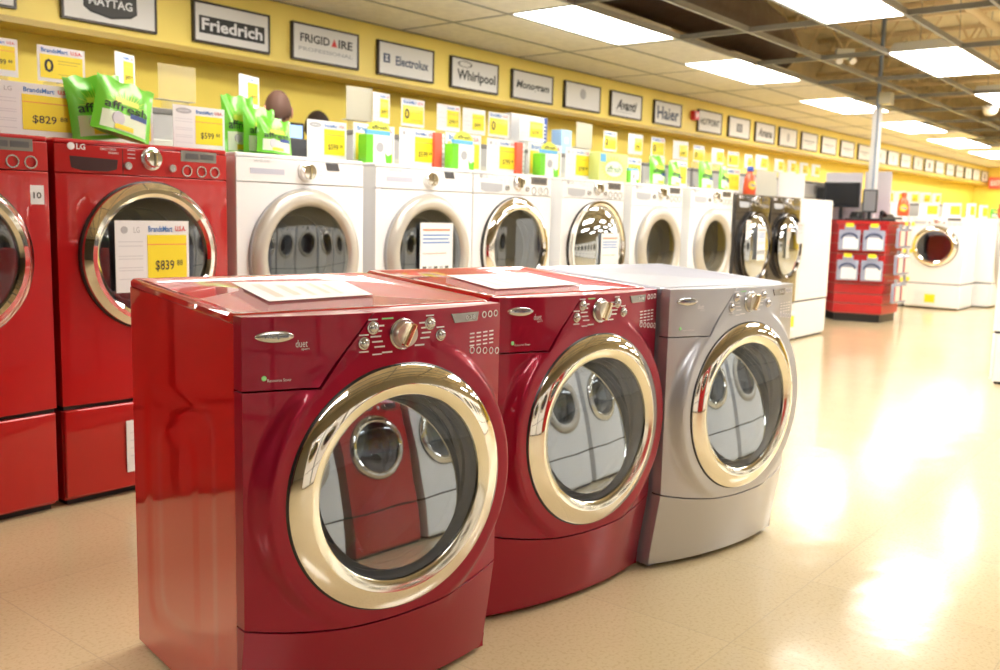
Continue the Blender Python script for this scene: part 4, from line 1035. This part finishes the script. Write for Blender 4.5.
def pack(t, side, z, w, h, label, rot=0.):
    A, B = (Vector(K[1]), Vector(K[2])) if side == 0 else (Vector(K[2]), Vector(K[3]))
    p = A + (B - A) * t; d = (B - A).normalized(); n = Vector((d.y, -d.x)) if side else Vector((d.y, -d.x))
    if (p + n * .1 - kc).length < (p - kc).length: n = -n
    q = p + n * (.045 if side == 0 else .10)
    rz = math.atan2(n.x, -n.y)
    r = empty('hanging_pack', (q.x, q.y, z), rz, label, 'pack', GP)
    ob('blister', bx(-w / 2, w / 2, -.025, .02, 0, h * .82), blister, r, bevel=.012)
    if side == 0:
        ob('card_insert', bx(-w * .28, w * .42, -.028, -.024, h * .06, h * .52), paper, r)
        b_ = bmesh.new(); tube(b_, [(w * .36 * math.cos(a), -.030, h * .46 + h * .22 * math.sin(a)) for a in [PI * k / 10 for k in range(11)]], .012, 8); ob('hose_coil', b_, mat('dark_blue_hose', (.05, .07, .16), .4), r, smooth=True)
    else:
        ob('card_insert', bx(-w * .30, w * .40, -.028, -.024, h * .10, h * .70), mat('cream_card', (.75, .68, .58), .5), r)
        ob('red_stripe', bx(-w * .48, -w * .34, -.0275, -.02, h * .1, h * .7), kiosk_red, r)
    ob('header_tab', bx(-w * .25, w * .25, -.004, .004, h * .80, h), blister, r)
    b_ = bmesh.new(); rod(b_, (0, .045 if side == 0 else .10, h * .92), (0, -.06, h * .92), .004, n=6); ob('peg_hook', b_, alu, r)
    ob('yellow_tag', bx(-.045, .045, -.064, -.060, h * .93, h * .93 + .045), paper_yellow, r)
for t, z, lab in ((.25, .86, 'clear pack with dark hose, upper of the column nearest the pole side'), (.75, .86, 'clear pack with dark hose, upper of the column at the stand corner'), (.25, .50, 'clear pack with dark hose, lower of the column nearest the pole side'), (.75, .50, 'clear pack with dark hose, lower of the column at the stand corner')):
    pack(t, 0, z, .245, .30, lab)
for t, z, lab in ((.30, .90, 'small boxed pack on the stand side, top row by the corner'), (.72, .90, 'small boxed pack on the stand side, top row outer one'), (.30, .58, 'small boxed pack on the stand side, middle row by the corner'), (.72, .58, 'small boxed pack on the stand side, middle row outer one'), (.25, .24, 'small boxed pack on the stand side, bottom row by the corner'), (.65, .24, 'small boxed pack on the stand side, bottom row outer one')):
    pack(t, 1, z, .19, .29, lab)
def monitor(loc, w, h, zb, rz, label, ms, tall=False):
    r = empty('monitor', loc, rz, label, 'monitor')
    ob('screen_case', bx(-w / 2, w / 2, -.025, .025, zb, zb + h), black, r, bevel=.008)
    ob('screen_panel', bx(-w / 2 + .018, w / 2 - .018, -.027, -.0245, zb + .02, zb + h - .018), ms, r)
    b_ = bmesh.new(); rod(b_, (0, .015, .012), (0, .015, zb + h * .3), .022, n=12); ob('stand_neck', b_, black, r)
    b_ = bmesh.new(); lathe(b_, [(0, 0), (.11, 0), (.11, .008), (.03, .02), (0, .02)], (0, .015, 0), 28, 'z'); ob('stand_base', b_, black, r, smooth=40)
    return r
KT = 1.215
monitor((10.60, 2.46, KT), .42, .31, .16, -PI / 2 + .35, 'black monitor with its dark screen on the red stand', mat('dark_screen', (.012, .012, .014), .2))
monitor((10.62, 2.12, KT), .17, .28, .10, -PI / 2 + .2, 'slim grey faced terminal on the red stand beside the pole', mat('grey_screen', (.22, .22, .24), .3))
r = empty('keyboard', (10.39, 2.12, KT), -PI / 2 + .2, 'black keyboard lying at the edge of the red stand', 'keyboard'); ob('keyboard_body', bx(-.2, .2, -.06, .06, 0, .025), black, r, bevel=.006); ob('keys', lines_bm([(-.185 + .031 * i, -.16 + .031 * i, 0, .0) for i in range(1)], 0), black, r) if False else None
bm = bmesh.new()
for i in range(12):
    for j in range(4): box(bm, -.186 + .031 * i, -.160 + .031 * i, -.05 + .026 * j, -.03 + .026 * j, .025, .031)
ob('keys', bm, mat('charcoal_key', (.05, .05, .055), .5), r)
r = empty('telephone', (10.62, 1.90, KT), -PI / 2 + .5, 'black desk telephone on the corner of the red stand', 'telephone'); bm = bmesh.new(); prism(bm, [(-.09, 0), (.09, 0), (.09, .09), (-.09, .03)], -.08, .08, 'x'); ob('phone_base', bm, black, r, bevel=.008)
bm = bmesh.new(); tube(bm, [(-.05, -.09, .07), (-.05, -.06, .095), (-.05, .06, .115), (-.05, .09, .105)], [.028, .018, .018, .028], 10); ob('handset', bm, black, r, smooth=True)
r = empty('paper_tray', (10.94, 2.56, KT), -PI / 2 + .3, 'tall white document holder behind the black monitor on the stand', 'document holder')
ob('back_panel', bx(-.22, .22, 0, .012, 0, .60), mat('pale_lilac_board', (.66, .64, .72), .4), r); ob('front_pocket', bx(-.22, .18, -.05, -.04, 0, .34), mat('pale_lilac_board'), r); ob('holder_base', bx(-.22, .22, -.05, .05, -.0, .008), mat('pale_lilac_board'), r)
r = empty('paper_tray', (11.13, 2.20, KT), -PI / 2 + .1, 'pale lilac document holder on the stand just past the pole', 'document holder')
ob('back_panel', bx(-.16, .16, 0, .012, 0, .62), mat('pale_lilac_board'), r); ob('holder_base', bx(-.16, .16, -.05, .05, -.0, .008), mat('pale_lilac_board'), r)
r = empty('receipt_printer', (10.76, 2.30, KT), -PI / 2, 'black receipt printer at the foot of the black monitor', 'printer'); r.scale = (.8, .8, .8)
bm = bmesh.new(); prism(bm, [(-.09, 0), (.09, 0), (.09, .14), (-.03, .14), (-.09, .08)], -.08, .08, 'x'); ob('printer_body', bm, black, r, bevel=.008); ob('paper_slot', bx(-.05, .05, -.02, .0, .138, .17), paper, r)
r = empty('card_reader', (10.53, 2.27, KT), -PI / 2 + .2, 'small black card reader between monitor and terminal on the stand', 'card reader')
bm = bmesh.new(); prism(bm, [(-.06, 0), (.06, 0), (.06, .11), (-.06, .05)], -.045, .045, 'x'); ob('reader_body', bm, black, r, bevel=.006); ob('reader_screen', bx(-.03, .03, -.03, .02, .075, .0755), lcd_grey, r)
r = empty('file_box', (10.70, 2.67, KT - 1.215), 0, 'black upright box standing behind the red stand', 'box')
ob('box_body', bx(-.12, .16, 0, .10, 0, 1.62), black, r, bevel=.01); ob('lid_panel', bx(-.125, .165, -.005, .105, 1.62, 1.65), grey_dark, r)
r = empty('power_pole', (10.92, 2.20, KT), 0, 'slim metal pole rising from the red stand to the open ceiling', 'pole')
ob('pole_shaft', bx(-.05, .05, -.045, .045, 0, 1.37), mat('white_pole_metal', (.75, .76, .80), .35, .2), r, bevel=.004); ob('upper_conduit', bx(-.022, .022, -.022, .022, 1.37, 3.08), mat('blue_grey_conduit', (.22, .26, .34), .4, .5), r)
b_ = bmesh.new(); tube(b_, [(-.055, -.02, .02 + .1 * k) for k in range(31)], .009, 8); ob('cable', b_, mat('blue_cable', (.22, .30, .46), .4), r, smooth=True)
ob('junction_box', bx(-.08, .08, -.16, -.023, 1.42, 1.56), acrylic, r, bevel=.01); ob('base_flange', bx(-.07, .07, -.06, .06, 0, .012), alu, r)

# ------------------------------------------------------------------ the two people behind the row
def person(loc, rz, s, label, hair_full, skin_col, jacket):
    r = empty('person', loc, rz, label, 'person', 'people behind the row'); r.scale = (s, s, s)
    def skinned(nm, verts, edges, radii, m, root=0, parent=r, sub=2):
        me = bpy.data.meshes.new(nm); me.from_pydata(verts, edges, []); o = bpy.data.objects.new(nm, me); link(o, parent); me.materials.append(m)
        md = o.modifiers.new('skin', 'SKIN'); 
        for v, rr in zip(me.skin_vertices[0].data if me.skin_vertices else [], radii): v.radius = (rr, rr) if not isinstance(rr, tuple) else rr
        if not me.skin_vertices:
            bm = bmesh.new(); bm.from_mesh(me); ly = bm.verts.layers.skin.verify()
            for k, v in enumerate(bm.verts):
                rr = radii[k]; v[ly].radius = rr if isinstance(rr, tuple) else (rr, rr); v[ly].use_root = (k == root)
            bm.to_mesh(me); bm.free()
        s_ = o.modifiers.new('sub', 'SUBSURF'); s_.levels = sub; s_.render_levels = sub
        for p in me.polygons: p.use_smooth = True
        return o
    # body: pelvis root, spine, neck, head base, arms to hands with fingers, legs
    V = [(0, 0, .94), (0, .01, 1.10), (0, .01, 1.28), (0, .0, 1.42), (0, -.005, 1.50), (0, -.01, 1.56)]; Rr = [(.15, .10), (.135, .10), (.16, .115), (.13, .09), .055, .055]
    E_ = [(i, i + 1) for i in range(5)]
    for sx in (-1, 1):
        b0 = len(V); V += [(sx * .17, 0, 1.40), (sx * .235, .01, 1.14), (sx * .245, -.06, .90), (sx * .24, -.08, .83)]; Rr += [.055, .046, .034, .036]
        E_ += [(3, b0), (b0, b0 + 1), (b0 + 1, b0 + 2), (b0 + 2, b0 + 3)]
        for k in range(4):
            c0 = len(V); oy = -.105 + .018 * k; V += [(sx * .24, oy, .775 - .004 * abs(k - 1.5)), (sx * .232, oy, .735), (sx * .222, oy, .705 + .006 * abs(k - 1))]; Rr += [.010, .009, .007]
            E_ += [(b0 + 3, c0), (c0, c0 + 1), (c0 + 1, c0 + 2)]
        c0 = len(V); V += [(sx * .225, -.125, .82), (sx * .215, -.140, .785)]; Rr += [.011, .009]; E_ += [(b0 + 3, c0), (c0, c0 + 1)]
        l0 = len(V); V += [(sx * .09, 0, .86), (sx * .10, -.01, .48), (sx * .10, .01, .10), (sx * .11, -.09, .04)]; Rr += [.085, .055, .038, .035]
        E_ += [(0, l0), (l0, l0 + 1), (l0 + 1, l0 + 2), (l0 + 2, l0 + 3)]
    skinned('body', V, E_, Rr, skin_col)
    # head with nose, brow, ears
    b_ = bmesh.new(); bmesh.ops.create_uvsphere(b_, u_segments=32, v_segments=24, radius=1)
    for v in b_.verts:
        x, y, z = v.co; jaw = 1 - .22 * max(0, -z) ** 1.3
        fx, fy = x * .076 * jaw, y * .098 * (1 - .10 * max(0, -z)) + (.0 if y < 0 else .006 * (1 - z * z)); fz = z * .118
        if y < -.6: 
            fy -= .022 * math.exp(-((x / .16) ** 2 + ((z + .12) / .22) ** 2)); fy += .008 * math.exp(-(((abs(x) - .38) / .18) ** 2 + ((z - .08) / .13) ** 2)); fy -= .006 * math.exp(-((x / .3) ** 2 + ((z + .50) / .10) ** 2))
        v.co = (fx, fy - .012, fz + 1.655)
    hd = ob('head', b_, skin_col, r, smooth=True)
    for sx in (-1, 1):
        b_ = bmesh.new(); bmesh.ops.create_uvsphere(b_, u_segments=14, v_segments=10, radius=1)
        for v in b_.verts: v.co = (v.co.x * .010 + sx * .078, v.co.y * .020 + .004, v.co.z * .034 + 1.65)
        ob('ear', b_, mat('flushed_skin', (.55, .25, .17), .5), hd, smooth=True)
        b_ = bmesh.new(); bmesh.ops.create_uvsphere(b_, u_segments=12, v_segments=8, radius=.0115); bmesh.ops.translate(b_, verts=b_.verts, vec=(sx * .029, -.095, 1.664)); ob('eye', b_, paper, hd, smooth=True)
    b_ = bmesh.new(); tube(b_, [(-.024, -.098, 1.598), (-.01, -.104, 1.600), (.01, -.104, 1.600), (.024, -.098, 1.598)], [.003, .005, .005, .003], 8); ob('mouth', b_, mat('lip_skin', (.35, .13, .10), .5), hd, smooth=True)
    b_ = bmesh.new(); bmesh.ops.create_uvsphere(b_, u_segments=32, v_segments=24, radius=1)
    cut = (-.15 if not hair_full else -.35)
    bmesh.ops.delete(b_, geom=[v for v in b_.verts if v.co.z < cut - .45 * v.co.y or (v.co.y < -.55 and v.co.z < .55)], context='VERTS')
    k = 1.012 if not hair_full else 1.14
    for v in b_.verts: v.co = (v.co.x * .077 * k, v.co.y * .102 * k - .009, v.co.z * .119 * k + 1.656)
    ho = ob('hair', b_, hair_m if hair_full else mat('cropped_brown_hair', (.10, .045, .028), .7), r, smooth=True); md = ho.modifiers.new('thick', 'SOLIDIFY'); md.thickness = .004
    # clothes
    V = [(0, 0, .86), (0, .01, 1.10), (0, .01, 1.28), (0, .0, 1.42), (0, -.002, 1.50)]; Rr = [(.185, .13), (.165, .125), (.20, .14), (.17, .115), (.10, .085)]; E_ = [(i, i + 1) for i in range(4)]
    for sx in (-1, 1):
        b0 = len(V); V += [(sx * .19, 0, 1.43), (sx * .25, .01, 1.14), (sx * .248, -.055, .915)]; Rr += [.085, .065, .05]; E_ += [(3, b0), (b0, b0 + 1), (b0 + 1, b0 + 2)]
    skinned('jacket', V, E_, Rr, jacket, 0)
    b_ = bmesh.new(); lathe(b_, [(.066, 1.475), (.064, 1.515), (.069, 1.515), (.074, 1.475)], (0, -.006, 0), 24, 'z', True); ob('collar', b_, mat('white_collar', (.75, .75, .75), .6), r, smooth=True)
    V = [(0, 0, .93)]; Rr = [(.17, .12)]; E_ = []
    for sx in (-1, 1):
        b0 = len(V); V += [(sx * .095, 0, .84), (sx * .10, -.01, .48), (sx * .10, .01, .09)]; Rr += [.105, .078, .062]; E_ += [(0, b0), (b0, b0 + 1), (b0 + 1, b0 + 2)]
    skinned('trousers', V, E_, Rr, mat('dark_trouser_cloth', (.02, .02, .024), .8), 0)
    for sx in (-1, 1):
        b_ = bmesh.new(); tube(b_, [(sx * .10, .06, .04), (sx * .10, .0, .045), (sx * .11, -.09, .038), (sx * .112, -.15, .03)], [.034, .042, .04, .022], 12); ob('shoe', b_, black, r, smooth=True)
    return r
person((2.745, 3.39, 0), PI - .45, 1.10, 'person with cropped hair in a dark suit seen from behind', False, skin_m, suit)
person((3.64, 4.06, 0), PI - .2, 1.085, 'person of whom only a dark haired crown shows above the cards', True, skin_m, mat('grey_shirt_cloth', (.2, .2, .22), .8))
r = empty('service_counter', (3.06, 3.80, 0), 0, 'grey service counter behind the person in the dark suit', 'counter'); ob('counter_body', bx(-.24, .22, -.25, .25, .02, 1.40), grey_app, r, bevel=.008); ob('counter_slab', bx(-.25, .23, -.27, .27, 1.40, 1.43), grey_dark, r, bevel=.005); ob('plinth', bx(-.22, .20, -.23, .23, 0, .02), dark_gap, r)
monitor((3.09, 3.80, 1.43), .34, .27, .10, -.15, 'blue lit monitor on the counter beside the dark suited person', screen_blue)

# ------------------------------------------------------------------ light, world, view
w = bpy.data.worlds.new('world'); SC.world = w; w.use_nodes = True
w.node_tree.nodes['Background'].inputs[0].default_value = (1, .95, .85, 1); w.node_tree.nodes['Background'].inputs[1].default_value = .3
SC.view_settings.view_transform = 'Standard'; SC.view_settings.look = 'None'; SC.view_settings.gamma = 1; SC.view_settings.use_curve_mapping = False
SC.view_settings.exposure = -0.05
SC.cycles.use_denoising = True
SC.cycles.max_bounces = 8; SC.cycles.transparent_max_bounces = 12; SC.cycles.sample_clamp_indirect = 6
bpy.context.view_layer.update()
